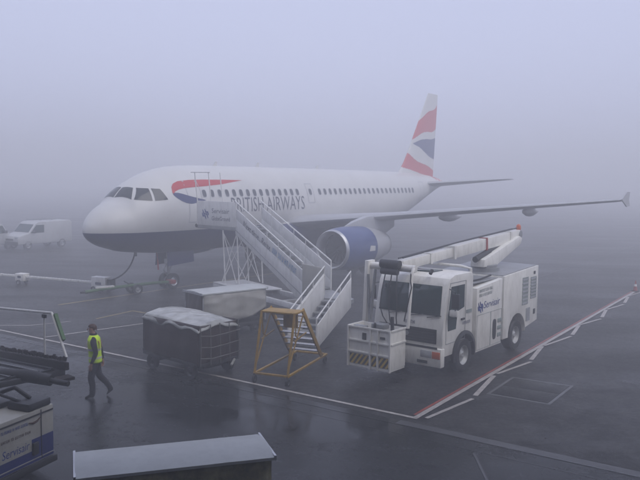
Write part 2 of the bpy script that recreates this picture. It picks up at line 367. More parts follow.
for i in range(2):
    a, b_, c_, d_ = [(p-cc)*0.90 for p in pc]
    lo, hi = (0.0, 0.49) if i == 0 else (0.51, 1.0)
    q = [a.lerp(d_, lo), b_.lerp(c_, lo), b_.lerp(c_, hi), a.lerp(d_, hi)]
    mb = MB(); mb.hexa([(p.x, p.y, -0.02) for p in q]+[(p.x, p.y, 0.012) for p in q]); mb.build('slab', 'apron', pit, bevel=0.006)

# ------------------------------------------------------------------ haze
hz = MB(); hz.box(-375, 375, -125, 375, -1.0, 14.5)
ho = hz.build('haze', 'white'); ho.data.materials.clear()
hm = bpy.data.materials.new('fog_air'); hm.use_nodes = True; hn = hm.node_tree; hn.nodes.clear()
pv = hn.nodes.new('ShaderNodeVolumePrincipled'); pv.inputs['Density'].default_value = HAZE
pv.inputs['Color'].default_value = (0.985, 0.987, 0.997, 1); pv.inputs['Anisotropy'].default_value = 0.15
hout = hn.nodes.new('ShaderNodeOutputMaterial'); hn.links.new(pv.outputs['Volume'], hout.inputs['Volume'])
ho.data.materials.append(hm); tag(ho, 'pale grey fog lying over the whole apron', 'fog', kind='stuff')

# ------------------------------------------------------------------ airliner (local x aft, y starboard, z up)
NOSE = (-10.241, 31.997, 0); HEAD = 0.944
jet = thing('airliner', 'white twin-engine passenger jet with dark blue belly and red and blue striped tail', 'airplane', NOSE, HEAD)
ST = [(0.28, 3.01, 2.95, 0.03), (0.34, 3.25, 2.76, 0.25), (0.48, 3.48, 2.61, 0.46), (0.72, 3.75, 2.45, 0.73), (1.02, 3.98, 2.31, 0.98), (1.36, 4.17, 2.20, 1.19),
      (1.66, 4.31, 2.12, 1.36), (1.82, 4.43, 2.07, 1.43), (2.05, 4.68, 2.02, 1.52), (2.3, 4.89, 1.98, 1.59), (2.7, 5.13, 1.93, 1.68), (3.3, 5.43, 1.87, 1.79), (4.0, 5.68, 1.81, 1.88), (5.0, 5.87, 1.77, 1.945),
      (6.0, 5.94, 1.75, 1.97), (7.5, 5.96, 1.75, 1.975), (14, 5.95, 1.75, 1.975), (20.5, 5.93, 1.75, 1.975), (22, 5.92, 1.83, 1.97), (24, 5.91, 2.16, 1.91), (26, 5.88, 2.68, 1.76), (28, 5.84, 3.32, 1.5),
      (30, 5.75, 3.98, 1.13), (31.5, 5.62, 4.42, 0.79), (32.7, 5.46, 4.72, 0.48), (33.5, 5.32, 4.88, 0.27), (33.84, 5.2, 4.95, 0.14)]
def _cr(p0, p1, p2, p3, x0, x1, x2, x3, x):
    m1 = (p2-p0)/(x2-x0); m2 = (p3-p1)/(x3-x1); h = x2-x1; t = (x-x1)/h
    return (2*t**3-3*t*t+1)*p1+(t**3-2*t*t+t)*h*m1+(-2*t**3+3*t*t)*p2+(t**3-t*t)*h*m2
def sect(x):
    x = max(0.28, min(33.84, x))
    i = max(k for k in range(len(ST)-1) if ST[k][0] <= x) if x < 33.84 else len(ST)-2
    a = ST[max(i-1, 0)]; b_ = ST[i]; c_ = ST[i+1]; d = ST[min(i+2, len(ST)-1)]
    xa = a[0] if i > 0 else b_[0]-(c_[0]-b_[0]); xd = d[0] if i+2 < len(ST) else c_[0]+(c_[0]-b_[0])
    t, bo, ww = [_cr(a[k], b_[k], c_[k], d[k], xa, b_[0], c_[0], xd, x) for k in (1, 2, 3)]
    return (t+bo)/2, (t-bo)/2, ww
def surf(x, z, eps=0.0):        # port side point at station x, height z
    zc, h, ww = sect(x); s_ = max(-1, min(1, (z-zc)/h)); c_ = math.sqrt(1-s_*s_)
    nrm = Vector((0, -c_/ww, s_/h)).normalized()
    return Vector((x, -ww*c_, z))+nrm*eps
xs = []; x = 0.28
while x < 33.84:
    xs.append(x); x += 0.03 if x < 0.5 else 0.07 if x < 3.5 else 0.25 if x < 7 else 0.5
xs.append(33.84)
fb = MB(); rings = []
for x in xs:
    zc, h, ww = sect(x); rings.append([Vector((x, math.cos(2*math.pi*k/72)*ww, zc+math.sin(2*math.pi*k/72)*h)) for k in range(72)])
fb.loft(rings); fuse = fb.build('fuselage', 'fuse', jet, sharp=60)
def patch(corners, name, m, parent, eps=0.012, nu=8, nv=8, fit=None):
    """corners in (x,z): bl, br, tr, tl laid on the port skin"""
    bl, br, tr, tl = corners; b_ = MB(); vs = []
    for j in range(nv+1):
        for i in range(nu+1):
            u, v = i/nu, j/nv
            X = (bl[0]*(1-u)+br[0]*u)*(1-v)+(tl[0]*(1-u)+tr[0]*u)*v; Z = (bl[1]*(1-u)+br[1]*u)*(1-v)+(tl[1]*(1-u)+tr[1]*u)*v
            vs.append(surf(X, Z, eps))
    b_.add(vs, [(j*(nu+1)+i, j*(nu+1)+i+1, (j+1)*(nu+1)+i+1, (j+1)*(nu+1)+i) for j in range(nv) for i in range(nu)], 0, True)
    return b_.build(name, m, parent, sharp=80)
def ribbon(top, bot, name, m, parent, eps=0.010, nv=5):
    b_ = MB(); k = len(top); vs = []
    for j in range(nv+1):
        for a, c_ in zip(top, bot):
            vs.append(surf(a[0]+(c_[0]-a[0])*j/nv, a[1]+(c_[1]-a[1])*j/nv, eps))
    b_.add(vs, [(j*k+i, j*k+i+1, (j+1)*k+i+1, (j+1)*k+i) for j in range(nv) for i in range(k-1)], 0, True)
    return b_.build(name, m, parent, sharp=80)
# flight-deck panes
def topz(x): zc, h, ww = sect(x); return zc+h
def patch_xy(c4, name, m, parent, sg=-1, eps=0.012, N=10):
    b_ = MB(); vs = []
    for j in range(N+1):
        for i in range(N+1):
            u, v = i/N, j/N
            X, Y = [(c4[0][k]*(1-u)+c4[1][k]*u)*(1-v)+(c4[3][k]*(1-u)+c4[2][k]*u)*v for k in (0, 1)]
            zc, h, ww = sect(X); dx = 0.01; z = zc+h*math.sqrt(max(0, 1-(Y/ww)**2)); zc2, h2, w2 = sect(X+dx); z2 = zc2+h2*math.sqrt(max(0, 1-(Y/w2)**2))
            nr = Vector((-(z2-z)/dx, -Y/ww/ww*h*h/max(0.05, z-zc)*-1, 1)).normalized()
            vs.append(Vector((X, sg*Y, z))+Vector((nr.x, sg*nr.y, nr.z))*eps)
    b_.add(vs, [(j*(N+1)+i, j*(N+1)+i+1, (j+1)*(N+1)+i+1, (j+1)*(N+1)+i) for j in range(N) for i in range(N)], 0, True)
    return b_.build(name, m, parent, sharp=80)
def side_y(x, z): zc, h, ww = sect(x); return ww*math.sqrt(max(0, 1-((z-zc)/h)**2))
W1 = [(1.83, 0.045), (2.02, side_y(2.02, 4.36)), (2.42, side_y(2.42, 4.87)), (2.29, 0.045)]
patch_xy(W1, 'cockpit_window', 'cabglass', jet)
patch([(2.08, 4.36), (2.75, 4.31), (2.86, 4.85), (2.49, 4.87)], 'cockpit_window', 'cabglass', jet)
patch([(2.86, 4.31), (3.48, 4.36), (3.30, 4.83), (2.95, 4.85)], 'cockpit_window', 'cabglass', jet)
patch_xy(W1, 'cockpit_window', 'cabglass', jet, 1)
# cabin windows: one shared pane mesh
def window_mesh():
    b_ = MB(); n_ = 14; ring = []; out = []
    for k in range(n_):
        a = 2*math.pi*k/n_; c_, s_ = math.cos(a), math.sin(a)
        cx = math.copysign(abs(c_)**0.7, c_); sz = math.copysign(abs(s_)**0.7, s_)
        ring.append((cx*0.125, 0.0, sz*0.18)); out.append((cx*0.15, 0.0, sz*0.205))
    b_.add([(p[0], -0.006, p[2]) for p in ring], [tuple(range(n_))], 0)
    b_.loft([[(p[0], -0.007, p[2]) for p in ring], [(p[0], -0.002, p[2]) for p in out]], 1, False, cap=False)
    return b_
wm = None
wx = [5.62, 6.13]+[6.65+0.508*i for i in range(13)]+[13.93]+[14.82+0.526*i for i in range(22)]
for x in wx:
    p = surf(x, 4.62, 0.004); zc, h, ww = sect(x); tilt = -math.atan2((4.62-zc)/h/h, math.sqrt(1-((4.62-zc)/h)**2)/ww)
    if wm is None:
        o = window_mesh().build('cabin_window', ['winglass', 'wing'], jet, p, (tilt, 0, 0)); wm = o.data
    else: link('cabin_window', wm, jet, p, (tilt, 0, 0))
def outline(x0, x1, z0, z1, name, wd=0.035, m='wing'):
    b_ = MB(); N = 10
    for (xa, xb, za, zb) in ((x0, x0+wd, z0, z1), (x1-wd, x1, z0, z1), (x0, x1, z0, z0+wd), (x0, x1, z1-wd, z1)):
        vs = []
        for j in range(N+1):
            z = za+(zb-za)*j/N; vs += [surf(xa, z, 0.008), surf(xb, z, 0.008)]
        b_.add(vs, [(2*j, 2*j+1, 2*j+3, 2*j+2) for j in range(N)], 0, True)
    return b_.build(name, m, jet)
outline(4.58, 5.42, 3.28, 5.2, 'passenger_door'); outline(13.63, 14.24, 4.0, 5.08, 'overwing_exit'); outline(27.2, 27.95, 3.5, 5.2, 'rear_door')
# ribbon emblem and titles
ribbon([(3.80, 4.66), (3.88, 4.92), (4.05, 5.07), (4.35, 5.18), (5.0, 5.24), (5.9, 5.26), (7.2, 5.26), (8.6, 5.24)],
       [(3.84, 4.60), (3.98, 4.72), (4.18, 4.80), (4.5, 4.86), (5.1, 4.91), (5.9, 4.96), (7.0, 5.04), (8.6, 5.235)], 'ribbon_emblem', 'red', jet)
ribbon([(3.80, 4.62), (3.92, 4.66), (4.1, 4.66), (4.35, 4.60), (4.65, 4.52), (5.0, 4.44), (5.3, 4.38), (5.65, 4.31)],
       [(3.83, 4.55), (3.9, 4.48), (4.0, 4.40), (4.2, 4.28), (4.45, 4.19), (4.72, 4.15), (4.95, 4.18), (5.65, 4.305)], 'ribbon_emblem', 'lblue', jet)
def skin_text(body, x0, x1, z0, height, m):
    me = text_mesh(body, 1.0, offset=-0.004, space=1.04); bm = bmesh.new(); bm.from_mesh(me)
    ys = [v.co.y for v in bm.verts]; xs_ = [v.co.x for v in bm.verts]; a, b_ = min(xs_), max(xs_); ya, yb = min(ys), max(ys)
    for v in bm.verts: v.co = Vector((x0+(v.co.x-a)/(b_-a)*(x1-x0), (v.co.y-ya)/(yb-ya)*height, 0))
    for i in range(1, 8):
        bmesh.ops.bisect_plane(bm, geom=bm.verts[:]+bm.edges[:]+bm.faces[:], plane_co=(0, height*i/8, 0), plane_no=(0, 1, 0))
    for v in bm.verts: v.co = surf(v.co.x, z0+v.co.y, 0.012)
    bmesh.ops.recalc_face_normals(bm, faces=bm.faces); bm.to_mesh(me); bm.free()
    me.materials.clear(); me.materials.append(M[m])
    return link('lettering', me, jet)
skin_text('BRITISH', 7.35, 9.75, 3.68, 0.72, 'title'); skin_text('AIRWAYS', 10.02, 13.25, 3.68, 0.72, 'title')
# red tail of the flag pattern on the rear fuselage
ribbon([(30.9, 5.62), (31.5, 5.56), (32.2, 5.44), (32.9, 5.28), (33.3, 5.2)], [(30.9, 5.5), (31.4, 5.3), (32.0, 5.1), (32.7, 4.98), (33.3, 5.0)], 'tail_stripe', 'red', jet)
# aerofoil surfaces
def foil(t, n_=14):
    pts = []
    for k in range(n_+1):
        xx = (1-math.cos(math.pi*k/n_))/2; yy = 5*t*(0.2969*math.sqrt(xx)-0.126*xx-0.3516*xx**2+0.2843*xx**3-0.1036*xx**4); pts.append((xx, yy))
    return [(a, b_) for a, b_ in pts[::-1]]+[(a, -b_*0.8) for a, b_ in pts[1:-1]]
def lifting(secs, name, m, parent):   # secs: (y, xLE, chord, z, t)
    b_ = MB(); b_.loft([[Vector((xl+a*ch, y, z+c_*ch-0.04*a*ch)) for a, c_ in foil(t)] for y, xl, ch, z, t in secs])
    return b_.build(name, m, parent, sharp=50)
for sgn, nm in ((-1, 'wing'), (1, 'wing')):
    lifting([(sgn*1.2, 11.55, 6.7, 2.85, 0.15), (sgn*2.0, 12.05, 6.1, 2.98, 0.15), (sgn*4.2, 13.2, 4.95, 3.2, 0.135), (sgn*6.4, 14.35, 3.85, 3.42, 0.12), (sgn*12, 17.26, 2.62, 3.98, 0.115), (sgn*16.6, 19.65, 1.62, 4.42, 0.11), (sgn*17.0, 19.95, 1.4, 4.46, 0.09)], nm, 'wing', jet)
    fe = MB()    # arrow-shaped tip fence
    fe.prism([(19.95, 4.48), (20.95, 4.86), (21.55, 4.84), (21.35, 4.46), (21.55, 4.12), (21.0, 4.08)], lambda a, b_, d: Vector((a, d, b_)), sgn*17.0-0.03, sgn*17.0+0.03)
    fe.build('wingtip_fence', 'wing', jet)
    for yy, ln in ((4.4, 3.0), (8.3, 2.9), (12.4, 2.4)):
        q = MB(); zz_ = 3.0+(yy-2)*0.098-0.28; x0 = 12.05+(yy-2)*0.52+(6.1 if yy < 2 else 4.1 if yy < 6 else 3.4 if yy < 10 else 2.5)-ln*0.62
        q.loft([[Vector((x0+ln*t, sgn*yy+math.cos(a)*0.19*r_, zz_-0.05*t+math.sin(a)*0.27*r_)) for a in [2*math.pi*k/14 for k in range(14)]] for t, r_ in ((0, 0.05), (0.08, 0.45), (0.25, 0.85), (0.45, 1), (0.65, 0.85), (0.85, 0.45), (1, 0.05))])
        q.build('flap_track_fairing', 'wing', jet)
    lifting([(sgn*0.3, 28.35, 4.1, 5.0, 0.1), (sgn*1.0, 28.75, 3.75, 5.06, 0.1), (sgn*6.0, 31.7, 1.35, 5.46, 0.09), (sgn*6.2, 31.9, 1.05, 5.47, 0.07)], 'tailplane', 'wing', jet)
# belly fairing at the wing root
bf = MB(); rs = []
for t in range(17):
    u = t/16; x = 9.7+u*9.8; g = math.sin(math.pi*min(1, max(0, u)))**0.55
    rs.append([Vector((x, math.cos(a)*(1.2+1.22*g), 2.45+math.sin(a)*(0.35+0.9*g))) for a in [2*math.pi*k/28 for k in range(28)]])
bf.loft(rs); bf.build('belly_fairing', 'fuse', jet, sharp=70)
# fin with the waving flag pattern, coloured face by face
NU, NV = 90, 130; fv = []; ff = []; fmat = []
def fin_pt(u, v, sd):
    le = 26.95+v*(31.05-26.95)+(0.35*math.exp(-v*14)*-3.0); te = 32.1+v*(32.62-32.1); zb = 5.45+v*(11.8-5.45)
    ch = te-le; th = 0.105*(1-0.35*v)*ch; yy = 5*th*(0.2969*math.sqrt(u)-0.126*u-0.3516*u*u+0.2843*u**3-0.1036*u**4)
    return Vector((le+u*ch, sd*yy, zb))
def flag(u, v):
    v2 = (v-0.07)/0.93; wv = 0.035*math.sin(u*5.5)
    if 0.40+0.19*u+wv < v2 < 0.64+0.26*u+wv: return 1
    if u > 0.04:
        c_ = 0.345-0.03*u+wv*0.5; hw = 0.15*(u-0.04)**0.8
        if c_-hw*0.9 < v2 < c_+hw: return 2
    if 0.23-0.22*u-wv*0.6 > v2 > 0.055-0.13*u: return 1
    return 0
fin = MB()
for sd in (-1, 1):
    vs = [fin_pt((1-math.cos(math.pi*i/NU))/2, j/NV, sd) for j in range(NV+1) for i in range(NU+1)]; k0 = len(fin.v); fin.v += [tuple(p) for p in vs]
    for j in range(NV):
        for i in range(NU):
            uu = ((1-math.cos(math.pi*i/NU))/2+(1-math.cos(math.pi*(i+1)/NU))/2)/2
            fin.f.append([k0+j*(NU+1)+i, k0+j*(NU+1)+i+1, k0+(j+1)*(NU+1)+i+1, k0+(j+1)*(NU+1)+i]); fin.m.append(flag(uu, (j+0.5)/NV)); fin.s.append(True)
top = [fin_pt((1-math.cos(math.pi*i/NU))/2, 1, -1) for i in range(NU+1)]+[fin_pt((1-math.cos(math.pi*i/NU))/2, 1, 1) for i in range(NU, -1, -1)]
fin.add(top, [tuple(range(len(top)))])
fin.build('tail_fin', ['lwhite', 'red', 'lblue'], jet, sharp=50)
# engines
for sgn in (-1, 1):
    eo = MB(); o = (10.46, sgn*5.75, 1.86)
    eo.lathe([(0.16, 1.0), (0.5, 1.06), (1.1, 1.1), (2.0, 1.1), (2.7, 1.055)], o, 'x', 48); eo.lathe([(2.7, 1.052), (3.0, 1.02), (3.9, 0.86), (4.6, 0.68)], o, 'x', 48, 1)
    e = eo.build('engine', ['nacelle', 'wing'], jet, sharp=60)
    q = MB(); q.lathe([(0.6, 0.78), (0.3, 0.8), (0.1, 0.84), (0.02, 0.89), (0.0, 0.93), (0.04, 0.97), (0.16, 1.003)], o, 'x', 48); q.build('inlet_lip', 'alu', e)
    q = MB(); q.lathe([(0.58, 0.78), (0.9, 0.79), (0.92, 0.001)], o, 'x', 40); q.build('inlet_duct', 'dark', e)
    q = MB(); q.lathe([(0.5, 0.001), (0.55, 0.06), (0.72, 0.17), (0.9, 0.24)], o, 'x', 20); q.build('spinner', 'blackplastic', e)
    for k in range(22):
        a = 2*math.pi*k/22; b_ = MB(); c_, s_ = math.cos(a), math.sin(a)
        pts = [(0.72, 0.2, -0.04), (0.86, 0.2, 0.05), (0.86, 0.77, 0.10), (0.70, 0.77, -0.08)]
        b_.add([Vector(o)+Vector((p[0], c_*p[1]-s_*p[2], s_*p[1]+c_*p[2])) for p in pts], [(0, 1, 2, 3)]); b_.build('fan_blade', 'dark', e)
    q = MB(); q.lathe([(4.6, 0.68), (4.75, 0.66), (4.72, 0.6), (4.0, 0.62)], o, 'x', 40); q.build('exhaust_nozzle', 'grey', e)
    q = MB(); q.lathe([(4.3, 0.45), (4.8, 0.35), (5.4, 0.02)], o, 'x', 24); q.build('exhaust_cone', 'dark', e)
    em = MB()
    em.add([Vector((12.3+dx, sgn*5.75-1.1*math.cos(az), 1.86+1.1*math.sin(az)))+Vector((0, -0.01, 0)) for dx, az in ((0, -0.12), (0.55, -0.12), (0.55, 0.1), (0.1, 0.14))], [(0, 1, 2, 3)])
    em.build('flag_mark', 'lwhite', e)
    py = MB(); py.loft([[Vector((x, sgn*5.75+s_*wd, z)) for s_, z in ((-1, zb), (1, zb), (1, zt), (-1, zt))] for x, wd, zb, zt in ((11.6, 0.03, 2.8, 2.97), (12.4, 0.14, 2.7, 3.2), (13.6, 0.19, 2.6, 3.42), (15.0, 0.17, 2.3, 3.45), (16.5, 0.06, 2.75, 3.2))])
    py.build('engine_pylon', 'wing', jet, bevel=0.05)
# landing gear
ng = MB(); ng.tube([(5.0, 0, 2.2), (5.07, 0, 0.42)], 0.09, 12); ng.tube([(5.07, 0, 0.9), (5.07, 0, 0.38)], 0.06, 10); ng.tube([(5.07, -0.26, 0.38), (5.07, 0.26, 0.38)], 0.055, 10)
ng.tube([(6.0, 0, 1.9), (5.1, 0, 1.05)], 0.05, 8); ng.tube([(4.95, 0, 1.25), (4.72, 0, 0.95), (4.97, 0, 0.6)], 0.03, 6)
ng.box(4.9, 5.0, -0.16, 0.16, 1.25, 1.45); ng.tube([(5.25, -0.2, 1.9), (5.1, -0.1, 1.0)], 0.02, 6)
ngo = ng.build('nose_gear', 'alu', jet)
for sgn in (-1, 1):
    wheel(ngo, (5.07, sgn*0.24, 0.385), 0.385, 0.21, sgn, 'alu')
    d_ = MB(); d_.hexa([(4.6, sgn*0.42, 1.15), (6.3, sgn*0.42, 1.25), (6.3, sgn*0.45, 1.25), (4.6, sgn*0.45, 1.15), (4.6, sgn*0.36, 1.86), (6.3, sgn*0.36, 1.83), (6.3, sgn*0.39, 1.83), (4.6, sgn*0.39, 1.86)]); d_.build('gear_door', 'lblue', jet)
    mg = MB(); mg.tube([(15.9, sgn*3.75, 3.0), (16.1, sgn*3.8, 0.6)], 0.15, 12); mg.tube([(16.1, sgn*3.3, 0.58), (16.1, sgn*4.3, 0.58)], 0.09, 10); mg.tube([(15.9, sgn*2.2, 2.2), (16.05, sgn*3.75, 1.4)], 0.07, 8)
    mo = mg.build('main_gear', 'alu', jet)
    for s2 in (-1, 1): wheel(mo, (16.1, sgn*3.8+s2*0.46, 0.585), 0.585, 0.4, s2, 'alu')
    d_ = MB(); d_.box(15.5, 16.6, sgn*4.35-0.03, sgn*4.35+0.03, 1.0, 3.1); d_.build('gear_door', 'lblue', jet)
pf = MB(); pf.hexa([(4.1, -0.35, 1.02), (4.1, -0.27, 1.02), (4.12, -0.27, 1.02), (4.12, -0.35, 1.02), (4.05, -0.36, 1.5), (4.05, -0.28, 1.5), (4.07, -0.28, 1.5), (4.07, -0.36, 1.5)]); pf.tube([(4.05, -0.32, 1.5), (4.0, -0.32, 1.9)], 0.012, 5)
pf.build('warning_streamer', 'red', jet)
for x, z, h in ((8.2, 5.88, 0.3), (11.5, 5.88, 0.32), (17, 5.88, 0.28)):
    q = MB(); q.prism([(x-0.2, z-0.02), (x+0.16, z-0.02), (x+0.18, z+h), (x+0.06, z+h)], lambda a, b_, d: Vector((a, d, b_)), -0.015, 0.015); q.build('antenna', 'lwhite', jet)

# ------------------------------------------------------------------ passenger stairs
SX, SY = -0.4, 24.0
stairs = thing('boarding_stairs', 'white towable boarding stairs with turned lower flight reaching the jet front door', 'boarding stairs', (SX, SY, 0))
def S(x, y, z): return Vector((x-SX, y-SY, z))
Wd = Vector((0.84, 0.54, 0))                     # across the upper flight, to the far side
N0, N1 = Vector((-5.55, 34.0, 3.25)), Vector((-3.62, 32.3, 3.25))       # near edge of platform
Ml = Vector((-0.62, 27.6, 1.2)); Wp = Vector((0.66, 0.75, 0)); FW = 1.25
OFF = Vector((-SX, -SY, 0))
pl = MB(); pl.hexa([N0+OFF+Vector((0, 0, -.16)), N1+OFF+Vector((0, 0, -.16)), N1+Wd*FW+OFF+Vector((0, 0, -.16)), N0+Wp*1.5+OFF+Vector((0, 0, -.16)), N0+OFF, N1+OFF, N1+Wd*FW+OFF, N0+Wp*1.5+OFF])
plat = pl.build('platform', 'grey', stairs, bevel=0.02)
bp_ = MB(); d0 = (N0-N1).normalized()            # black rubber bumper at the fuselage
bp_.tube([N0+OFF+d0*0.08+Vector((0, 0, -.05)), N0+Wp*1.5+OFF+d0*0.08+Vector((0, 0, -.05))], 0.09, 10); bp_.build('bumper', 'black', plat)
nn = Vector((d0.y, -d0.x, 0)); nn = nn if nn.y < 0 else -nn                       # towards the camera
sg = MB(); a = N0+OFF+d0*-0.05+nn*0.03; c_ = N1+OFF+nn*0.03
sg.hexa([a, c_, c_-nn*0.03, a-nn*0.03, a+Vector((0, 0, 1.08)), c_+Vector((0, 0, 1.08)), c_-nn*0.03+Vector((0, 0, 1.08)), a-nn*0.03+Vector((0, 0, 1.08))])
sign = sg.build('side_panel', 'stairwhite', stairs, bevel=0.01)
xd = (c_-a).normalized(); o_ = a+nn*0.006
emblem(0.52, 'blue', sign, o_+xd*0.55+Vector((0, 0, 0.50)), xd, (0, 0, 1))
lettering('Servisair', 0.30, 'letterdark', sign, o_+xd*0.98+Vector((0, 0, 0.56)), xd, (0, 0, 1), width=1.15)
lettering('GlobeGround', 0.26, 'letterdark', sign, o_+xd*0.98+Vector((0, 0, 0.24)), xd, (0, 0, 1), width=1.2)
# gate frame by the door
gt_ = MB(); g1 = N0+OFF; g2 = N0+OFF-d0*0.95
for p in (g1, g2, g1+Wp*1.5):
    gt_.tube([p, p+Vector((0, 0, 1.1)), p+Vector((-0.14, 0.10, 2.35))], 0.025, 8)
q1 = Vector((-0.14, 0.10, 2.35)); gt_.tube([g1+q1+d0*0.25, g1+q1, g2+q1, g2+q1-d0*0.1], 0.022, 8)
gt_.build('gate_frame', 'stairwhite', stairs)
# upper flight
UD = (Ml-N1); UL = UD.length
for k, side_ in enumerate((0.0, FW)):
    b_ = MB(); A = N1+Wd*side_+OFF-UD.normalized()*0.06; B = Ml+Wd*side_+OFF
    th = Wd.normalized()*0.04
    zt, zb = Vector((0, 0, 0.33)), Vector((0, 0, -0.42))
    b_.hexa([A+zb*0.75, B+zb, B+zb+th, A+zb*0.75+th, A+Vector((0, 0, 0.34)), B+zt, B+zt+th, A+Vector((0, 0, .34))+th])
    st_ = b_.build('stringer', 'stairwhite', stairs, bevel=0.008)
    A2 = N1+Wd*side_+OFF
    if k == 0:
        nn2 = -Wd.normalized(); xd2 = UD.normalized(); yd2 = xd2.cross(nn2); yd2 = yd2 if yd2.z > 0 else -yd2
        rb = MB(); rb.bar(A+nn2*0.006+Vector((0, 0, -.12)), B+nn2*0.006+Vector((0, 0, -.14)), 0.012, 0.03); rb.build('trim_strip', 'grey', st_)
        # upper guard panel with slogan
        gp_ = MB(); g = Vector((0, 0, 0.36)); gh = Vector((0, 0, 0.80))
        gp_.hexa([A2+g, B+g, B+g+th, A2+g+th, A2+gh, B+gh, B+gh+th, A2+gh+th]); gpo = gp_.build('guard_panel', 'stairwhite', stairs, bevel=0.006)
        lettering('Next time...Relax', 0.36, 'letterdark', gpo, A2+xd2*0.75+nn2*0.012+Vector((0, 0, 0.36)), xd2, yd2, width=2.5)
        strokes([(0, 0.22, 1.9)], 'paleblue', gpo, A2+xd2*3.45+nn2*0.012+Vector((0, 0, 0.41)), xd2, yd2, 4)
    else:
        gp_ = MB(); g = Vector((0, 0, 0.36)); gh = Vector((0, 0, 0.85))
        gp_.hexa([A2+g, B+g, B+g+th, A2+g+th, A2+gh, B+gh, B+gh+th, A2+gh+th]); gpo = gp_.build('guard_panel', 'stairwhite', stairs, bevel=0.006)
    rl_ = MB()
    rl_.tube([N1+Wd*side_+OFF-UD.normalized()*0.1+Vector((0, 0, 1.12)), A2+Vector((0, 0, 1.1)), B+Vector((0, 0, 1.1)), B+Vector((0, 0, 0.3))], 0.028, 8)
    for i in range(7):
        p = A2+(B-A2)*(i/6); rl_.tube([p, p+Vector((0, 0, 1.1))], 0.02, 6)
    rl_.build('handrail', 'stairwhite', stairs)
for i in range(13):
    p = N1+UD*((i+0.5)/13)+OFF; b_ = MB(); uh = Vector((UD.x, UD.y, 0)).normalized()
    b_.hexa([p+Wd*0.05-uh*.17-Vector((0, 0, .04)), p+Wd*0.05+uh*.17-Vector((0, 0, .04)), p+Wd*(FW-.02)+uh*.17-Vector((0, 0, .04)), p+Wd*(FW-.02)-uh*.17-Vector((0, 0, .04)), p+Wd*0.05-uh*.17, p+Wd*0.05+uh*.17, p+Wd*(FW-.02)+uh*.17, p+Wd*(FW-.02)-uh*.17]); b_.build('step', 'grey', stairs)
# landing and lower flight
LW = Vector((0.907, -0.42, 0)); LDn = Vector((-0.42, -0.907, 0)); LT = Vector((0.62, 26.1, 1.2)); LFoot = LT+LDn*2.75-Vector((0, 0, 1.2))
ld = MB(); pts = [Ml, Ml+Wd*FW, LT+LW*0.52+Vector((0.12, 0.3, 0)), LT+LW*0.52, LT-LW*0.5]
ld.add([p+OFF for p in pts]+[p+OFF-Vector((0, 0, 0.14)) for p in pts], [tuple(range(5)), tuple(range(9, 4, -1))]+[(i, (i+1) % 5, (i+1) % 5+5, i+5) for i in range(5)])
ld.build('landing', 'grey', stairs)
# landing screen facing the camera
lp = MB(); a = Ml+OFF+Vector((-0.02, -0.03, -0.1)); c_ = LT-LW*0.5+OFF+Vector((-0.02, 0, -0.1)); 
lp.hexa([a, c_, c_+Vector((.03, .03, 0)), a+Vector((.03, .03, 0)), a+Vector((0, 0, 1.15)), c_+Vector((0, 0, 1.15)), c_+Vector((.03, .03, 1.15)), a+Vector((.03, .03, 1.15))]); lp.build('landing_screen', 'offwhite', stairs, bevel=0.008)
for s_ in (-1, 1):
    b_ = MB(); T = LT+LW*(s_*0.5)+OFF; F = LFoot+LW*(s_*0.5)+OFF; th = LW*0.035*s_
    ph = 0.78 if s_ > 0 else 0.86
    b_.hexa([F+Vector((0, 0, 0.04)), T+Vector((0, 0, -0.25)), T+th+Vector((0, 0, -0.25)), F+th+Vector((0, 0, 0.04)), F+Vector((0, 0, ph)), T+Vector((0, 0, ph)), T+th+Vector((0, 0, ph)), F+th+Vector((0, 0, ph))])
    b_.build('side_panel', 'stairwhite', stairs, bevel=0.008)
    r_ = MB(); hh = 1.0 if s_ > 0 else 1.12
    r_.tube([F+Vector((0, 0, 0.1)), F+Vector((0, 0, hh)), T+Vector((0, 0, hh)), T+Vector((0, 0, 0.1))], 0.026, 8)
    r_.tube([F+Vector((0, 0, hh*0.72)), T+Vector((0, 0, hh*0.72))], 0.02, 8)
    for t in (0.33, 0.67): p = F.lerp(T, t); r_.tube([p+Vector((0, 0, ph-0.05)), p+Vector((0, 0, hh))], 0.02, 6)
    r_.build('handrail', 'stairwhite', stairs)
for i in range(8):
    t = (i+0.6)/8; p = LFoot.lerp(LT, t)+OFF; b_ = MB(); u_ = LDn*0.15; z_ = Vector((0, 0, 0.035)); w_ = LW*0.47
    b_.hexa([p-w_-u_-z_, p+w_-u_-z_, p+w_+u_-z_, p-w_+u_-z_, p-w_-u_, p+w_-u_, p+w_+u_, p-w_+u_]); b_.build('step', 'grey', stairs)
# chassis, lattice tower, wheels
ch = MB(); cA = (N0+N1)/2+Wd*0.6+OFF; cA.z = 0.62; cB = (Ml+LT)/2+Wd*0.5+OFF; cB.z = 0.62
pd = Vector((cB.y-cA.y, -(cB.x-cA.x), 0)).normalized()*0.7
for s_ in (-1, 1): ch.bar(cA+pd*s_, cB+pd*s_, 0.14, 0.2)
for t in (0.03, 0.35, 0.7, 0.97): p = cA.lerp(cB, t); ch.bar(p-pd, p+pd, 0.12, 0.16)
ch.hexa([cA-pd*1.1+Vector((0, 0, 0.11)), cA+(cB-cA)*0.42-pd*1.1+Vector((0, 0, 0.11)), cA+(cB-cA)*0.42+pd*1.1+Vector((0, 0, 0.11)), cA+pd*1.1+Vector((0, 0, 0.11)), cA-pd*1.1+Vector((0, 0, 0.16)), cA+(cB-cA)*0.42-pd*1.1+Vector((0, 0, 0.16)), cA+(cB-cA)*0.42+pd*1.1+Vector((0, 0, 0.16)), cA+pd*1.1+Vector((0, 0, 0.16))])
ch.build('chassis', 'stairwhite', stairs, bevel=0.01)
ang = math.atan2((cB-cA).y, (cB-cA).x)
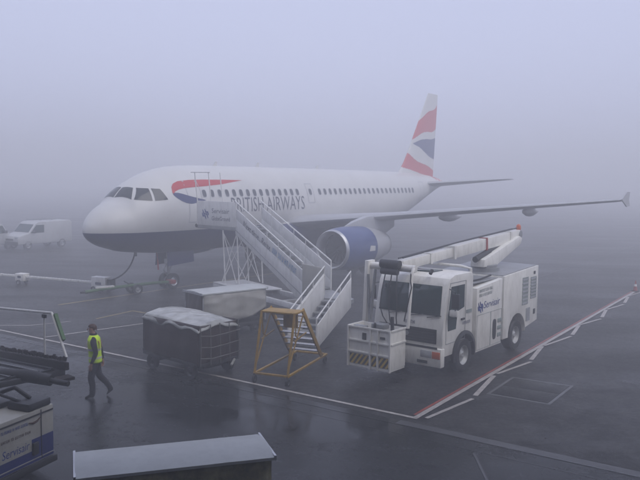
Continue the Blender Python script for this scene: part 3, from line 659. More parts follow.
for t in (0.12, 0.85):
    for s_ in (-1, 1):
        p = cA.lerp(cB, t)+pd*s_*0.95; wh = wheel(stairs, (p.x, p.y, 0.33), 0.33, 0.2, 1 if pd.dot(Vector((-math.sin(ang), math.cos(ang), 0)))*s_ > 0 else -1); wh.rotation_euler = (0, 0, ang)
tw = MB(); base = [N1+Wd*0.05+OFF, N1+Wd*(FW-0.05)+OFF, N1+Wd*0.05+OFF-d0*-0.0+d0*0.9, N1+Wd*(FW-0.05)+OFF+d0*0.9]
for p in base:
    lo = Vector((p.x-UD.normalized().x*-0.25, p.y+UD.normalized().y*0.25, 0.78)); tw.bar(lo, Vector((p.x, p.y, 3.08)), 0.055, 0.055)
for i, j in ((0, 2), (1, 3), (0, 1), (2, 3)):
    a, c_ = base[i], base[j]; tw.bar(Vector((a.x, a.y-0.2, 0.85)), Vector((c_.x, c_.y, 3.0)), 0.03, 0.03); tw.bar(Vector((c_.x, c_.y-0.2, 0.85)), Vector((a.x, a.y, 3.0)), 0.03, 0.03)
tw.build('lattice_tower', 'stairwhite', stairs)

# ------------------------------------------------------------------ lift truck (local x forward, y left)
TH = math.atan2(-0.79, -0.61)
truck = thing('lift_truck', 'white service truck with folded boom above its cab and work basket in front', 'truck', (3.21, 21.63, 0), TH)
def side_prism(poly, y0, y1, name, m, bevel=0.0, parent=truck, mb=None):
    b_ = mb or MB(); b_.prism(poly, lambda a, c_, d: Vector((a, d, c_)), y0, y1); return b_.build(name, m, parent, bevel=bevel)
arch = [(math.cos(a)*0.66, 0.5+math.sin(a)*0.66) for a in [math.pi*k/12 for k in range(1, 12)]]
cab = side_prism([(1.24, 0.62), (1.24, 1.3), (1.19, 1.62), (0.98, 2.55), (0.86, 2.72), (0.6, 2.80), (-0.42, 2.80), (-0.5, 2.7), (-0.5, 0.75), (-0.64, 0.75)]+arch[::-1][0:0]+[(-0.64, 0.62)]+[(p[0], p[1]) for p in arch[::-1]]+[(0.66, 0.62)], -1.1, 1.1, 'cab', 'white', 0.05)
# windscreen and side glass
def slab(p4, th, name, m, parent, bevel=0.0):   # quad extruded along its normal
    p = [Vector(q) for q in p4]; nrm = (p[1]-p[0]).cross(p[3]-p[0]).normalized()*th
    b_ = MB(); b_.hexa([q-nrm for q in p]+[q+nrm for q in p]); return b_.build(name, m, parent, bevel=bevel)
ws = slab([(1.185, -0.98, 1.72), (1.185, 0.98, 1.72), (1.0, 0.93, 2.52), (1.0, -0.93, 2.52)], 0.012, 'windscreen', 'glass', truck, 0.004)
for y in (-0.62, 0.05, 0.6):
    q = MB(); q.tube([(1.225, y, 1.66), (1.2, y+0.42, 1.74)], 0.012, 5); q.build('wiper', 'blackplastic', ws)
side_prism([(0.98, 1.62), (0.8, 2.5), (0.02, 2.5), (0.02, 1.86), (0.42, 1.78), (0.5, 1.3), (0.95, 1.3)], 1.095, 1.11, 'side_window', 'glass')
q = MB(); q.box(0.40, 0.43, 1.105, 1.118, 1.75, 2.5); q.build('window_bar', 'blackplastic', truck)
q = MB()
for (a, c_) in (((1.06, 0.95), (-0.06, 0.95)), ((-0.06, 0.95), (-0.06, 2.6)), ((-0.06, 2.6), (0.86, 2.6)), ((0.86, 2.6), (1.06, 1.6)), ((1.06, 1.6), (1.06, 0.95))): q.bar((a[0], 1.102, a[1]), (c_[0], 1.102, c_[1]), 0.014, 0.014)
dr = q.build('door', 'grey', truck); q = MB(); q.box(0.02, 0.2, 1.1, 1.14, 1.5, 1.55); q.build('handle', 'blackplastic', dr)
q = MB(); q.box(-0.44, -0.12, 1.098, 1.115, 1.65, 1.75); q.build('side_marker', 'lettergrey', truck)
strokes([(0, 0.08, 0.42)], 'letterdark', truck, (0.1, 1.112, 1.36), (-1, 0, 0), (0, 0, 1), 9)
# grille, bumper, lamps
gr = MB(); gr.box(1.235, 1.262, -0.92, 0.92, 0.96, 1.36); go = gr.build('grille', 'blackplastic', truck, bevel=0.01)
for i in range(5): q = MB(); q.box(1.262, 1.28, -0.88, 0.88, 1.0+i*0.075, 1.03+i*0.075); q.build('grille_bar', 'dark', go)
q = MB(); q.lathe([(0, 0.001), (0, 0.07), (0.012, 0.07), (0.012, 0.001)], (1.281, 0, 1.17), 'x', 20); q.build('badge', 'grey', go)
strokes([(0, 0.1, 0.35)], 'letterdark', truck, (1.247, -0.1, 1.44), (0, 1, 0), (0, 0, 1), 3)
bu = MB(); bu.box(1.12, 1.34, -1.12, 1.12, 0.34, 0.86); buo = bu.build('bumper', 'white', truck, bevel=0.03)
q = MB(); q.box(1.34, 1.346, -1.0, 1.0, 0.84, 0.9); q.build('bumper_step', 'blackplastic', buo)
for s_ in (-1, 1):
    q = MB(); q.box(1.33, 1.355, s_*0.66-0.17, s_*0.66+0.17, 0.58, 0.78); q.build('headlight', 'lens', truck, bevel=0.012)
    q = MB(); q.box(1.33, 1.357, s_*0.97-0.12, s_*0.97+0.12, 0.58, 0.77); q.build('indicator', 'orange', truck, bevel=0.01)
    q = MB(); q.box(1.335, 1.35, s_*0.55-0.16, s_*0.55+0.16, 0.42, 0.5); q.build('bumper_slot', 'blackplastic', buo)
    # mirrors
    q = MB(); q.tube([(0.9, s_*1.1, 2.45), (1.0, s_*1.32, 2.4), (1.0, s_*1.34, 1.7), (0.95, s_*1.1, 1.62)], 0.016, 6); mo = q.build('mirror_arm', 'blackplastic', truck)
    q = MB(); q.box(0.95, 1.03, s_*1.34-0.11, s_*1.34+0.11, 1.95, 2.35); q.build('mirror_head', 'blackplastic', mo, bevel=0.02)
    q = MB(); q.box(0.9, 1.02, s_*1.28-0.12, s_*1.28+0.12, 1.72, 1.9); q.build('mirror_cover', 'white', mo, bevel=0.03)
    # arches, wheels
    fa = MB(); fa.loft([[Vector((math.cos(a)*r_, s_*y_, 0.5+math.sin(a)*r_)) for a in [math.pi*k/16 for k in range(-1, 18)]] for r_, y_ in ((0.68, 0.75), (0.68, 1.15), (0.58, 1.17), (0.57, 0.75))], 0, True, cap=False, closed=False); fa.build('wheel_arch', 'blackplastic', truck)
    wheel(truck, (0, s_*0.99, 0.48), 0.48, 0.28, s_)
    wheel(truck, (-3.6, s_*0.97, 0.48), 0.48, 0.32, s_)
for s_ in (-1, 1):
    q = MB(); q.box(0.66, 1.18, s_*0.75-0.3, s_*0.75+0.33, 0.42, 0.64); q.build('cab_step', 'blackplastic', truck, bevel=0.02)
q = MB(); q.tube([(1.0, 0.55, 2.83), (0.9, 0.55, 2.92)], 0.05, 8); q.build('roof_lamp', 'black', truck)
q = MB(); q.box(-0.1, 0.5, -0.55, 0.35, 2.78, 2.83); q.build('roof_hatch', 'glass', truck, bevel=0.02)
# chassis and body boxes
q = MB()
for s_ in (-1, 1): q.box(-5.1, 1.1, s_*0.42-0.05, s_*0.42+0.05, 0.62, 0.86)
q.box(-0.12, 0.12, -0.85, 0.85, 0.42, 0.54); q.box(-3.72, -3.48, -0.8, 0.8, 0.4, 0.56); q.build('chassis_frame', 'dark', truck)
bodyA = side_prism([(-0.68, 0.42), (-0.68, 2.30), (-2.42, 2.42), (-2.42, 0.42)], -1.15, 1.15, 'body_box', 'white', 0.02)
ra = [(-3.6+math.cos(a)*0.68, 0.5+math.sin(a)*0.68) for a in [math.pi*k/12 for k in range(0, 13)]]
bodyB = side_prism([(-2.52, 0.5), (-2.52, 2.46), (-5.25, 2.58), (-5.25, 0.75), (-4.28, 0.62)]+ra[::-1]+[(-2.92, 0.5)], -1.15, 1.15, 'body_box', 'white', 0.02)
q = MB(); q.box(-2.53, -2.41, -1.08, 1.08, 0.5, 2.38); q.build('body_joint', 'grey', truck)
# recessed panel lines, vents, step pocket
for (x0, x1, z0, z1, m_, nm) in ((-3.95, -4.42, 1.38, 2.28, 'lettergrey', 'vent_grille'), (-4.62, -5.1, 1.52, 2.24, 'lettergrey', 'vent_grille'), (-4.9, -5.06, 0.98, 1.15, 'blackplastic', 'socket_plate'), (-4.85, -5.0, 2.32, 2.42, 'blackplastic', 'socket_plate'), (-4.3, -4.6, 0.82, 1.25, 'lettergrey', 'vent_grille')):
    q = MB(); q.box(x1, x0, 1.14, 1.158, z0, z1); v_ = q.build(nm, m_, bodyB)
    if nm == 'vent_grille':
        for i in range(7): z = z0+(z1-z0)*(i+0.5)/7; q = MB(); q.hexa([(x1, 1.158, z-.03), (x0, 1.158, z-.03), (x0, 1.172, z-.03), (x1, 1.172, z-.03), (x1, 1.158, z+.02), (x0, 1.158, z+.02), (x0, 1.16, z+.02), (x1, 1.16, z+.02)]); q.build('louvre', 'grey', v_)
q = MB(); q.prism([(-1.9+math.copysign(abs(math.cos(a))**0.6, math.cos(a))*0.13, 0.93+math.copysign(abs(math.sin(a))**0.6, math.sin(a))*0.31) for a in [2*math.pi*k/20 for k in range(20)]], lambda a, c_, d: Vector((a, d, c_)), 1.13, 1.156); q.build('hand_hold', 'black', bodyA)
for i in range(3): q = MB(); q.box(-2.4, -2.12, 1.14, 1.165, 0.66+i*0.22, 0.78+i*0.22); q.build('step_plate', 'lettergrey', bodyA, bevel=0.004)
for x0, x1 in ((-0.72, -1.62), (-1.64, -2.38)):
    q = MB()
    for a, c_ in (((x0, .48), (x1, .48)), ((x1, .48), (x1, 1.5)), ((x1, 1.5), (x0, 1.5)), ((x0, 1.5), (x0, .48))): q.bar((a[0], 1.15, a[1]), (c_[0], 1.15, c_[1]), 0.012, 0.01)
    q.build('locker_door', 'lettergrey', bodyA)
emblem(0.40, 'blue', bodyA, (-0.92, 1.158, 1.72), (-1, 0, 0), (0, 0, 1))
lettering('Servisair', 0.30, 'blue', bodyA, (-1.14, 1.158, 1.66), (-1, 0, 0.01), (0, 0, 1), width=1.1, shear=0.15)
strokes([(0.13, 0.09, 0.85), (0, 0.09, 0.85)], 'lettergrey', bodyA, (-0.82, 1.158, 2.02), (-1, 0, 0.03), (0, 0, 1), 12)
q = MB(); q.box(-2.4, -0.72, -1.0, 1.0, 2.41, 2.43); q.build('roof_deck', 'grey', truck)
q = MB(); q.hexa([(-5.2, -1.1, 2.585), (-2.55, -1.1, 2.47), (-2.55, 1.1, 2.47), (-5.2, 1.1, 2.585), (-5.2, -1.1, 2.6), (-2.55, -1.1, 2.485), (-2.55, 1.1, 2.485), (-5.2, 1.1, 2.6)]); q.build('roof_deck', 'grey', truck)
q = MB(); q.tube([(-0.75, 0.9, 2.3), (-0.75, 0.9, 2.85), (-0.75, 0.55, 2.9), (-0.75, -0.6, 2.9), (-0.75, -0.9, 2.85), (-0.75, -0.9, 2.3)], 0.045, 10); q.build('hoop_rail', 'white', truck)
q = MB(); q.tube([(-0.72, 0.8, 2.44), (-1.5, 0.85, 2.46), (-2.3, 0.8, 2.5)], 0.03, 8); q.tube([(-0.9, 0.2, 2.5), (-1.6, 0.3, 2.5), (-2.3, 0.1, 2.52)], 0.03, 8); q.build('roof_hose', 'black', truck)
# boom
tr_ = MB(); tr_.lathe([(2.45, 0.5), (2.62, 0.5), (2.62, 0.42), (2.7, 0.42), (2.7, 0.001)], (-3.3, 0.1, 0), 'z', 28); to = tr_.build('turntable', 'grey', truck)
q = MB(); q.prism([(-2.75, 2.66), (-3.75, 2.66), (-5.6, 3.22), (-5.72, 3.42), (-5.5, 3.5), (-3.2, 2.98), (-2.8, 2.9)], lambda a, c_, d: Vector((a, d, c_)), -0.12, 0.36); q.build('knuckle_arm', 'white', truck, bevel=0.02)
q = MB(); q.tube([(-2.9, 0.12, 2.95), (-4.5, 0.12, 3.3)], 0.07, 10); q.tube([(-2.6, 0.12, 2.9), (-3.6, 0.12, 3.1)], 0.1, 10); q.build('hydraulic_ram', 'dark', truck)
bm_ = MB(); bA = Vector((-5.75, 0.1, 3.52)); bB = Vector((1.3, -0.25, 3.02))
bm_.bar(bA, bA.lerp(bB, 0.62), 0.34, 0.36); bm_.bar(bA.lerp(bB, 0.55), bB, 0.26, 0.27)
bo = bm_.build('boom', 'white', truck, bevel=0.015)
for t in (0.10, 0.34, 0.62, 0.8):
    q = MB(); p = bA.lerp(bB, t); d_ = (bB-bA).normalized(); q.bar(p-d_*0.05, p+d_*0.05, 0.38 if t < 0.63 else 0.3, 0.40 if t < 0.63 else 0.31); q.build('boom_collar', 'white' if t != 0.34 else 'conered', bo)
q = MB(); q.tube([bA+Vector((0.2, 0.1, 0.24)), bA.lerp(bB, 0.3)+Vector((0, 0.1, 0.26)), bA.lerp(bB, 0.6)+Vector((0, 0.1, 0.27)), bB+Vector((0, 0.1, 0.22))], 0.022, 6); q.tube([bA+Vector((0.2, -0.05, 0.22)), bA.lerp(bB, 0.5)+Vector((0, -0.05, 0.24)), bB+Vector((0, -0.05, 0.2))], 0.018, 6); q.build('boom_hose', 'dark', bo)
q = MB(); q.lathe([(-0.2, 0.13), (0.2, 0.13)], bA+Vector((-0.02, -0.02, 0.02)), 'y', 16, cap=True); q.build('pivot_pin', 'grey', bo)
q = MB(); q.lathe([(0, 0.07), (0.05, 0.085), (0.15, 0.08), (0.2, 0.04), (0.21, 0.001)], (-5.85, 0.15, 3.68), 'z', 14); q.build('beacon', 'orange', truck)
# basket head: cross tube, hangers, basket
q = MB(); q.tube([(1.45, -1.15, 2.98), (1.45, 0.35, 2.98)], 0.10, 12); q.tube([(1.3, -0.25, 3.02), (1.62, -0.25, 2.98)], 0.13, 10); q.build('cross_tube', 'white', truck)
q = MB(); q.lathe([(-0.3, 0.12), (0.3, 0.12)], (1.62, -0.35, 3.08), 'y', 14, cap=True); q.lathe([(-0.26, 0.09), (0.26, 0.09)], (1.66, -0.35, 2.88), 'y', 14, cap=True); q.build('rotator_motor', 'dark', truck)
q = MB(); q.prism([(1.28, 3.12), (1.62, 3.12), (1.66, 2.4), (1.72, 1.35), (1.58, 1.35), (1.46, 2.2), (1.22, 2.55)], lambda a, c_, d: Vector((a, d, c_)), -1.2, -1.08); hg = q.build('hanger_arm', 'white', truck, bevel=0.012)
q = MB(); q.prism([(1.7+0.05, 0.0), (1.7, 0.1)], lambda a, c_, d: Vector((a, d, c_)), 0, 0.001) if False else q.box(1.36, 1.5, -1.215, -1.2, 2.62, 2.82); q.build('emblem', 'letterdark', hg)
q = MB(); q.tube([(1.5, 0.32, 3.0), (1.62, 0.34, 2.9), (1.75, 0.32, 1.4)], 0.05, 10); q.build('hanger_tube', 'white', truck)
q = MB(); q.tube([(1.66, -1.05, 2.75), (1.66, -0.98, 1.5)], 0.04, 8); q.tube([(1.6, -0.85, 2.9), (1.75, -0.9, 1.5)], 0.045, 8); q.build('damper_strut', 'grey', truck)
q = MB()
for k, (a, c_) in enumerate((((1.62, -0.5, 2.85), (1.9, -0.25, 1.5)), ((1.62, -0.3, 2.85), (1.95, -0.05, 1.4)), ((1.66, -0.1, 2.9), (2.0, 0.12, 1.5)), ((1.6, 0.3, 2.95), (1.85, 0.26, 1.6)))):
    a = Vector(a); c_ = Vector(c_); mid_ = a.lerp(c_, 0.45)+Vector((0.16, 0.1*(k-1), -0.28 if k < 3 else 0.2)); q.tube([a, a.lerp(mid_, 0.5)+Vector((0.05, 0, -.05)), mid_, mid_.lerp(c_, 0.5)+Vector((0.03, 0, -.05)), c_], 0.018, 6)
q.build('hose_bundle', 'black', truck)
bx0, bx1, by0, by1, bz0, bz1 = 1.78, 2.52, -1.08, 0.26, 0.32, 1.42
q = MB(); q.box(bx0, bx1, by0, by1, bz0, bz0+0.06)
for y in (by0, by1): q.box(bx0, bx1, y-0.015, y+0.015, bz0+0.06, bz1)
q.box(bx0-0.015, bx0+0.015, by0, by1, bz0+0.06, bz1); q.box(bx1-0.03, bx1, by0+0.015, by1-0.015, bz0+0.06, bz1)
bk = q.build('basket', 'white', truck, bevel=0.006)
q = MB(); 
for z in (bz1, bz1-0.36, bz0+0.42): q.bar((bx1+0.02, by0-0.02, z), (bx1+0.02, by1+0.02, z), 0.04, 0.04)
for y in (by0, -0.36, -0.12, by1): q.bar((bx1+0.024, y, bz0), (bx1+0.024, y, bz1), 0.045, 0.045)
for y in (by0-0.02, by1+0.02):
    for z in (bz1, bz1-0.36): q.bar((bx0, y, z), (bx1, y, z), 0.04, 0.04)
q.build('basket_rail', 'white', bk)
for (ya, yb) in ((by0+0.05, -0.40), (-0.32, -0.16), (-0.08, by1-0.05)):
    q = MB(); za, zb = bz0+0.09, bz0+0.36; q.box(bx1, bx1+0.006, ya, yb, za, zb); hp = q.build('hazard_board', 'hazy', bk)
    y = ya-0.2
    while y < yb:
        pl_ = []
        for (yy, zz_) in ((y, za), (y+0.075, za), (y+0.075+0.2, zb), (y+0.2, zb)): pl_.append((yy, zz_))
        # clip the slanting stripe to the board
        def clip(poly, k, lim, keep):
            out = []
            for i in range(len(poly)):
                p, r_ = poly[i], poly[(i+1) % len(poly)]; ip = keep(p[0], lim); ir = keep(r_[0], lim)
                if ip: out.append(p)
                if ip != ir: t = (lim-p[0])/(r_[0]-p[0]); out.append((lim, p[1]+(r_[1]-p[1])*t))
            return out
        pl_ = clip(pl_, 0, ya, lambda a, l_: a >= l_-1e-9); pl_ = clip(pl_, 0, yb, lambda a, l_: a <= l_+1e-9) if len(pl_) > 2 else pl_
        if len(pl_) > 2: q = MB(); q.add([(bx1+0.009, a, c_) for a, c_ in pl_], [tuple(range(len(pl_)))]); q.build('stripe', 'black', hp)
        y += 0.15
q = MB(); q.box(2.0, 2.3, -0.5, -0.1, 1.38, 1.52); q.box(2.35, 2.5, -0.95, -0.55, 1.3, 1.46); cb = q.build('control_box', 'grey', bk, bevel=0.02)
q = MB(); q.lathe([(0, .05), (0.12, .04), (0.14, 0.001)], (2.42, -0.3, 1.44), 'z', 10); q.tube([(2.2, 0.12, 0.95), (2.25, 0.15, 1.3), (2.2, 0.1, 1.75)], 0.05, 8); q.build('spray_gun', 'dark', bk)
q = MB(); q.box(2.525, 2.545, -0.62, -0.5, 1.1, 1.28); q.build('latch', 'dark', bk)
q = MB(); q.box(2.525, 2.545, -0.05, 0.1, 1.18, 1.24); q.build('latch', 'dark', bk)

# ------------------------------------------------------------------ baggage carts (local x along the length)
def cart_running_gear(t, L, W_, bar=1):
    q = MB(); q.box(-L/2, L/2, -W_/2, W_/2, 0.38, 0.47)
    for s_ in (-1, 1): q.box(-L/2+0.1, L/2-0.1, s_*W_*0.3-0.03, s_*W_*0.3+0.03, 0.28, 0.38)
    for x in (-L*0.34, L*0.34): q.box(x-0.04, x+0.04, -W_/2+0.1, W_/2-0.1, 0.2, 0.3)
    q.build('bed', 'dark', t, bevel=0.008)
    for x in (-L*0.34, L*0.34):
        for s_ in (-1, 1): wheel(t, (x, s_*(W_/2-0.06), 0.22), 0.22, 0.13, s_, 'dark', n=20)
    q = MB(); q.tube([(bar*L*0.34, -0.22, 0.3), (bar*(L/2+0.35), 0, 0.3), (bar*L*0.34, 0.22, 0.3)], 0.03, 6); q.tube([(bar*(L/2+0.33), 0, 0.3), (bar*(L/2+0.8), 0.02, 0.26)], 0.03, 8)
    q.lathe([(-0.03, 0.03), (-0.03, 0.07), (0.03, 0.07), (0.03, 0.03), (-0.03, 0.03)], (bar*(L/2+0.86), 0.02, 0.26), 'z', 14)
    q.build('drawbar', 'dark', t)
def cloth(t, x0, x1, y, z0, z1, name, m, sag=0.0, wav=0.03, seed=0, nx=28, nz=14, axis='x', dip=None):
    b_ = MB(); vs = []
    for j in range(nz+1):
        for i in range(nx+1):
            u, v = i/nx, j/nz; top = z1-(dip(u) if dip else 0); bot = z0-sag*math.sin(math.pi*u)
            z = bot+(top-bot)*v; d = wav*(1-0.6*v)*(math.sin(u*11+seed)+0.6*math.sin(u*23+v*3+seed*2))+0.05*math.sin(math.pi*v)*math.sin(math.pi*u)
            d = d+(0.055*sag*max(0, math.sin((v*2.6+abs(u-0.5)*2.4)*math.pi))**2 if sag > 0.2 else 0)+wav*0.7*noise.noise(Vector((u*5, v*4, seed)))
            p = (x0+(x1-x0)*u, y+(d if y > 0 else -d), z) if axis == 'x' else (y+(d if y > 0 else -d), x0+(x1-x0)*u, z)
            vs.append(p)
    b_.add(vs, [(j*(nx+1)+i, j*(nx+1)+i+1, (j+1)*(nx+1)+i+1, (j+1)*(nx+1)+i) for j in range(nz) for i in range(nx)], 0, True)
    o = b_.build(name, m, t, sharp=80)
    so = o.modifiers.new('thickness', 'SOLIDIFY'); so.thickness = 0.008
    return o
# dark cart with white sheet. long axis 139 deg, near corner towards the camera
t = thing('baggage_cart', 'dark baggage cart with net end and crumpled white plastic sheet on top', 'baggage cart', (-3.62, 20.86, 0), R(139))
CL, CW = 2.45, 1.42
cart_running_gear(t, CL, CW, 1)
for x, y in ((-CL/2+.03, -CW/2+.03), (-CL/2+.03, CW/2-.03), (CL/2-.03, -CW/2+.03), (CL/2-.03, CW/2-.03)):
    q = MB(); q.tube([(x, y, 0.45), (x, y, 1.5)], 0.025, 8); q.build('corner_post', 'dark', t)
cloth(t, -CL/2, CL/2, CW/2-0.01, 0.42, 1.5, 'side_curtain', 'darkcurtain', wav=0.02, seed=1)
cloth(t, -CL/2, CL/2, -CW/2+0.01, 0.42, 1.5, 'side_curtain', 'darkcurtain', wav=0.02, seed=2)
cloth(t, -CW/2, CW/2, -CL/2+0.03, 0.42, 1.48, 'end_curtain', 'darkcurtain', wav=0.02, seed=3, axis='y', nx=20)
cloth(t, -CW/2, CW/2, CL/2-0.03, 0.42, 1.48, 'end_curtain', 'darkcurtain', wav=0.02, seed=4, axis='y', nx=20)
q = MB()
for i in range(5):
    y = -CW/2+0.04+(CW-0.08)*i/4; q.tube([(-CL/2-0.05-0.02*math.sin(i), y, 0.4), (-CL/2-0.075, y+0.02, 0.95), (-CL/2-0.03, y, 1.5)], 0.014, 5)
for j in range(3):
    z = 0.6+j*0.3; q.tube([(-CL/2-0.07, -CW/2, z+0.03), (-CL/2-0.085, -0.2, z), (-CL/2-0.085, 0.3, z-0.02), (-CL/2-0.07, CW/2, z+0.04)], 0.014, 5)
tag(q.build('cargo_net', 'net', t), kind='stuff')
b_ = MB(); nx_, ny_ = 80, 50; vs = []
for j in range(ny_+1):
    for i in range(nx_+1):
        u, v = i/nx_*2-1, j/ny_*2-1
        x = u*(CL/2+0.03); y = v*(CW/2+0.035)
        ridge = 0.10*(1-abs(v)**2.2)*(0.8+0.35*u)
        n1 = noise.noise(Vector((x*1.3, y*1.5, 3))); n2 = noise.noise(Vector((x*1.1+4, y*1.2, 9)))
        crump = 0.035*n1-0.030*abs(math.sin(2.3*x+3.1*y+2.2*n1))**0.6-0.022*abs(math.sin(-3.4*x+2.0*y+2.6*n2))**0.5-0.012*abs(math.sin(7.1*x-4.2*y+3*n2))+0.035
        edge = max(abs(u), abs(v)); drop = 0.0 if edge < 0.9 else (edge-0.9)/0.1*max(0.02, 0.11+0.16*noise.noise(Vector((x*1.7+2, y*1.9, 8))))
        z = 1.53+ridge+crump*(1-0.4*edge)-drop-0.10*max(0, -u)*abs(v)
        vs.append((x, y, z))
b_.add(vs, [(j*(nx_+1)+i, j*(nx_+1)+i+1, (j+1)*(nx_+1)+i+1, (j+1)*(nx_+1)+i) for j in range(ny_) for i in range(nx_)], 0, True)
o = b_.build('plastic_sheet', 'sheet', t, sharp=60); so = o.modifiers.new('thickness', 'SOLIDIFY'); so.thickness = 0.006
q = MB(); q.tube([(-CL/2-0.06, -CW/2+0.2, 0.42), (-CL/2-0.14, -CW/2+0.4, 0.3)], 0.035, 6); q.build('tag_board', 'sheet', t)

def covered_cart(t, curtain, endm, L=2.6, W_=1.15, H_=1.62, near=-1):
    cart_running_gear(t, L, W_, -1)
    for x in (-L/2+.04, L/2-.04):
        for y in (-W_/2+.04, W_/2-.04):
            q = MB(); q.bar((x, y, 0.45), (x, y, H_-0.05), 0.05, 0.05); q.build('post', 'grey', t)
    b_ = MB(); rings = []
    for i in range(13):
        x = -L/2-0.03+(L+0.06)*i/12; ring = []
        for k in range(13):
            v = k/12*2-1; ring.append(Vector((x, v*(W_/2+0.03), H_-0.03+0.05*(1-v*v)+0.004*noise.noise(Vector((x*4, v*4, 0))))))
        for k in range(12, -1, -1):
            v = k/12*2-1; ring.append(Vector((x, v*(W_/2+0.03), H_-0.07+0.05*(1-v*v))))
        rings.append(ring)
    b_.loft(rings, 0, True); rf = b_.build('roof', 'roofgrey', t, sharp=35)
    for s_ in (-1, 1):
        q = MB(); q.bar((s_*(L/2+0.035), -W_/2-0.03, H_-0.04), (s_*(L/2+0.035), W_/2+0.03, H_-0.04), 0.03, 0.07); rim = q.build('roof_rim', 'alu', rf)
        for k in range(9):
            y = -W_/2+0.06+(W_-0.12)*k/8; q = MB(); q.lathe([(0, 0.012), (0.006, 0.012), (0.008, 0.001)], (0, 0, 0), 'x', 8); q.build('rivet', 'dark', rim, (s_*(L/2+0.05), y, H_-0.03), (0, 0, 0 if s_ > 0 else math.pi))
    cloth(t, -L/2+0.02, L/2-0.02, near*(W_/2), 0.92, H_-0.07, 'side_curtain', curtain, sag=0.36, wav=0.04, seed=5)
    cloth(t, -L/2+0.02, L/2-0.02, -near*(W_/2), 0.5, H_-0.07, 'side_curtain', curtain, sag=0.05, wav=0.025, seed=6)
    cloth(t, -W_/2+0.04, W_/2-0.04, -L/2+0.01, 0.5, H_-0.07, 'end_curtain', endm, wav=0.02, seed=7, axis='y', nx=16)
    cloth(t, -W_/2+0.04, W_/2-0.04, L/2-0.01, 0.5, H_-0.07, 'end_curtain', endm, wav=0.02, seed=8, axis='y', nx=16)
t = thing('baggage_cart', 'covered baggage cart with cream side curtain parked under the boarding stairs', 'baggage cart', (-3.2, 25.6, 0), R(41))
covered_cart(t, 'cream', 'darkcurtain')
t = thing('baggage_cart', 'covered baggage cart with grey roof and olive plastic curtain in the foreground', 'baggage cart', (-1.98, 10.13, 0), R(18.3))
covered_cart(t, 'olive', 'olive', L=2.56, W_=0.92, H_=1.62)

# ------------------------------------------------------------------ yellow maintenance steps
YA, YB, YC = Vector((-1.60, 19.75, 0)), Vector((-0.80, 19.2, 0)), Vector((0.22, 21.75, 0))
yd = thing('wheeled_steps', 'yellow wheeled maintenance steps beside the foot of the boarding stairs', 'steps', (YB.x, YB.y, 0), math.atan2((YC-YB).y, (YC-YB).x))
YL = (YC-YB).length; YW = 0.96; H_ = 1.86      # local x from the tall end to the foot, y away (left of travel)
q = MB()
for y in (0, YW): q.bar((0, y, 0.26), (YL, y, 0.26), 0.055, 0.055)
for x in (0, YL): q.bar((x, -0.03, 0.262), (x, YW+0.03, 0.262), 0.055, 0.055)
q.build('base_frame', 'yellow', yd, bevel=0.005)
for x, y in ((0, 0), (0, YW), (YL-0.1, 0), (YL-0.1, YW)):
    wheel(yd, (x, y, 0.11), 0.11, 0.06, -1, 'dark', name='caster', n=16)
    q = MB(); q.bar((x, y, 0.12), (x, y, 0.26), 0.03, 0.08); q.build('caster_fork', 'dark', yd)
for y in (0.0, YW):
    q = MB(); q.bar((0.0, y, 0.26), (0.42, y, H_), 0.05, 0.05); q.build('rear_leg', 'yellow', yd)
    q = MB(); q.bar((0.95, y, H_), (YL-0.35, y, 0.26), 0.04, 0.14); q.build('stringer', 'yellow', yd, bevel=0.004)
    q = MB(); q.bar((0.42, y, 1.1), (1.2, y, 1.2), 0.03, 0.03); q.bar((0.1, y, 0.5), (1.0, y, 1.75), 0.03, 0.03); q.build('brace', 'yellow', yd)
    q = MB(); q.tube([(0.42, y, H_), (0.5, y, H_-0.62), (0.72, y, H_-0.75)], 0.018, 6); q.build('folded_rail', 'yellow', yd)
q = MB(); q.box(0.40, 0.98, -0.03, YW+0.03, H_-0.045, H_); q.build('top_platform', 'yellow', yd, bevel=0.005)
q = MB(); q.box(0.80, 0.83, 0.08, YW*0.52, H_-0.48, H_-0.05); q.build('kick_plate', 'yellow', yd)
for i in range(7):
    t_ = (i+0.8)/8.0; x = 0.95+(YL-0.35-0.95)*t_; z = H_+(0.26-H_)*t_
    q = MB(); q.box(x-0.11, x+0.11, 0.03, YW-0.03, z-0.03, z); q.build('tread', 'tread', yd, bevel=0.004)

# ------------------------------------------------------------------ person walking
def skin_fig(name, verts, edges, radii, m, parent, root=0, sub=2):
    me = bpy.data.meshes.new(name); me.from_pydata(verts, edges, []); me.materials.append(M[m])
    o = link(name, me, parent)
    o.modifiers.new('skin', 'SKIN'); 
    lay = me.skin_vertices[0] if len(me.skin_vertices) else None
    if lay is None:
        bm = bmesh.new(); bm.from_mesh(me); bm.verts.layers.skin.verify(); bm.to_mesh(me); bm.free(); lay = me.skin_vertices[0]
    for i, r_ in enumerate(radii):
        lay.data[i].radius = (r_, r_) if not isinstance(r_, tuple) else r_; lay.data[i].use_root = (i == root)
    s_ = o.modifiers.new('sub', 'SUBSURF'); s_.levels = sub; s_.render_levels = sub
    o.modifiers['skin'].use_smooth_shade = True
    dg = bpy.context.evaluated_depsgraph_get(); dg.update()
    nm = bpy.data.meshes.new_from_object(o.evaluated_get(dg)); o.modifiers.clear(); o.data = nm
    for p in nm.polygons: p.use_smooth = True
    return o
man = thing('person', 'person in yellow hi-vis vest and dark clothes walking across the wet tarmac', 'person', (-5.46, 18.12, -0.022), R(188))
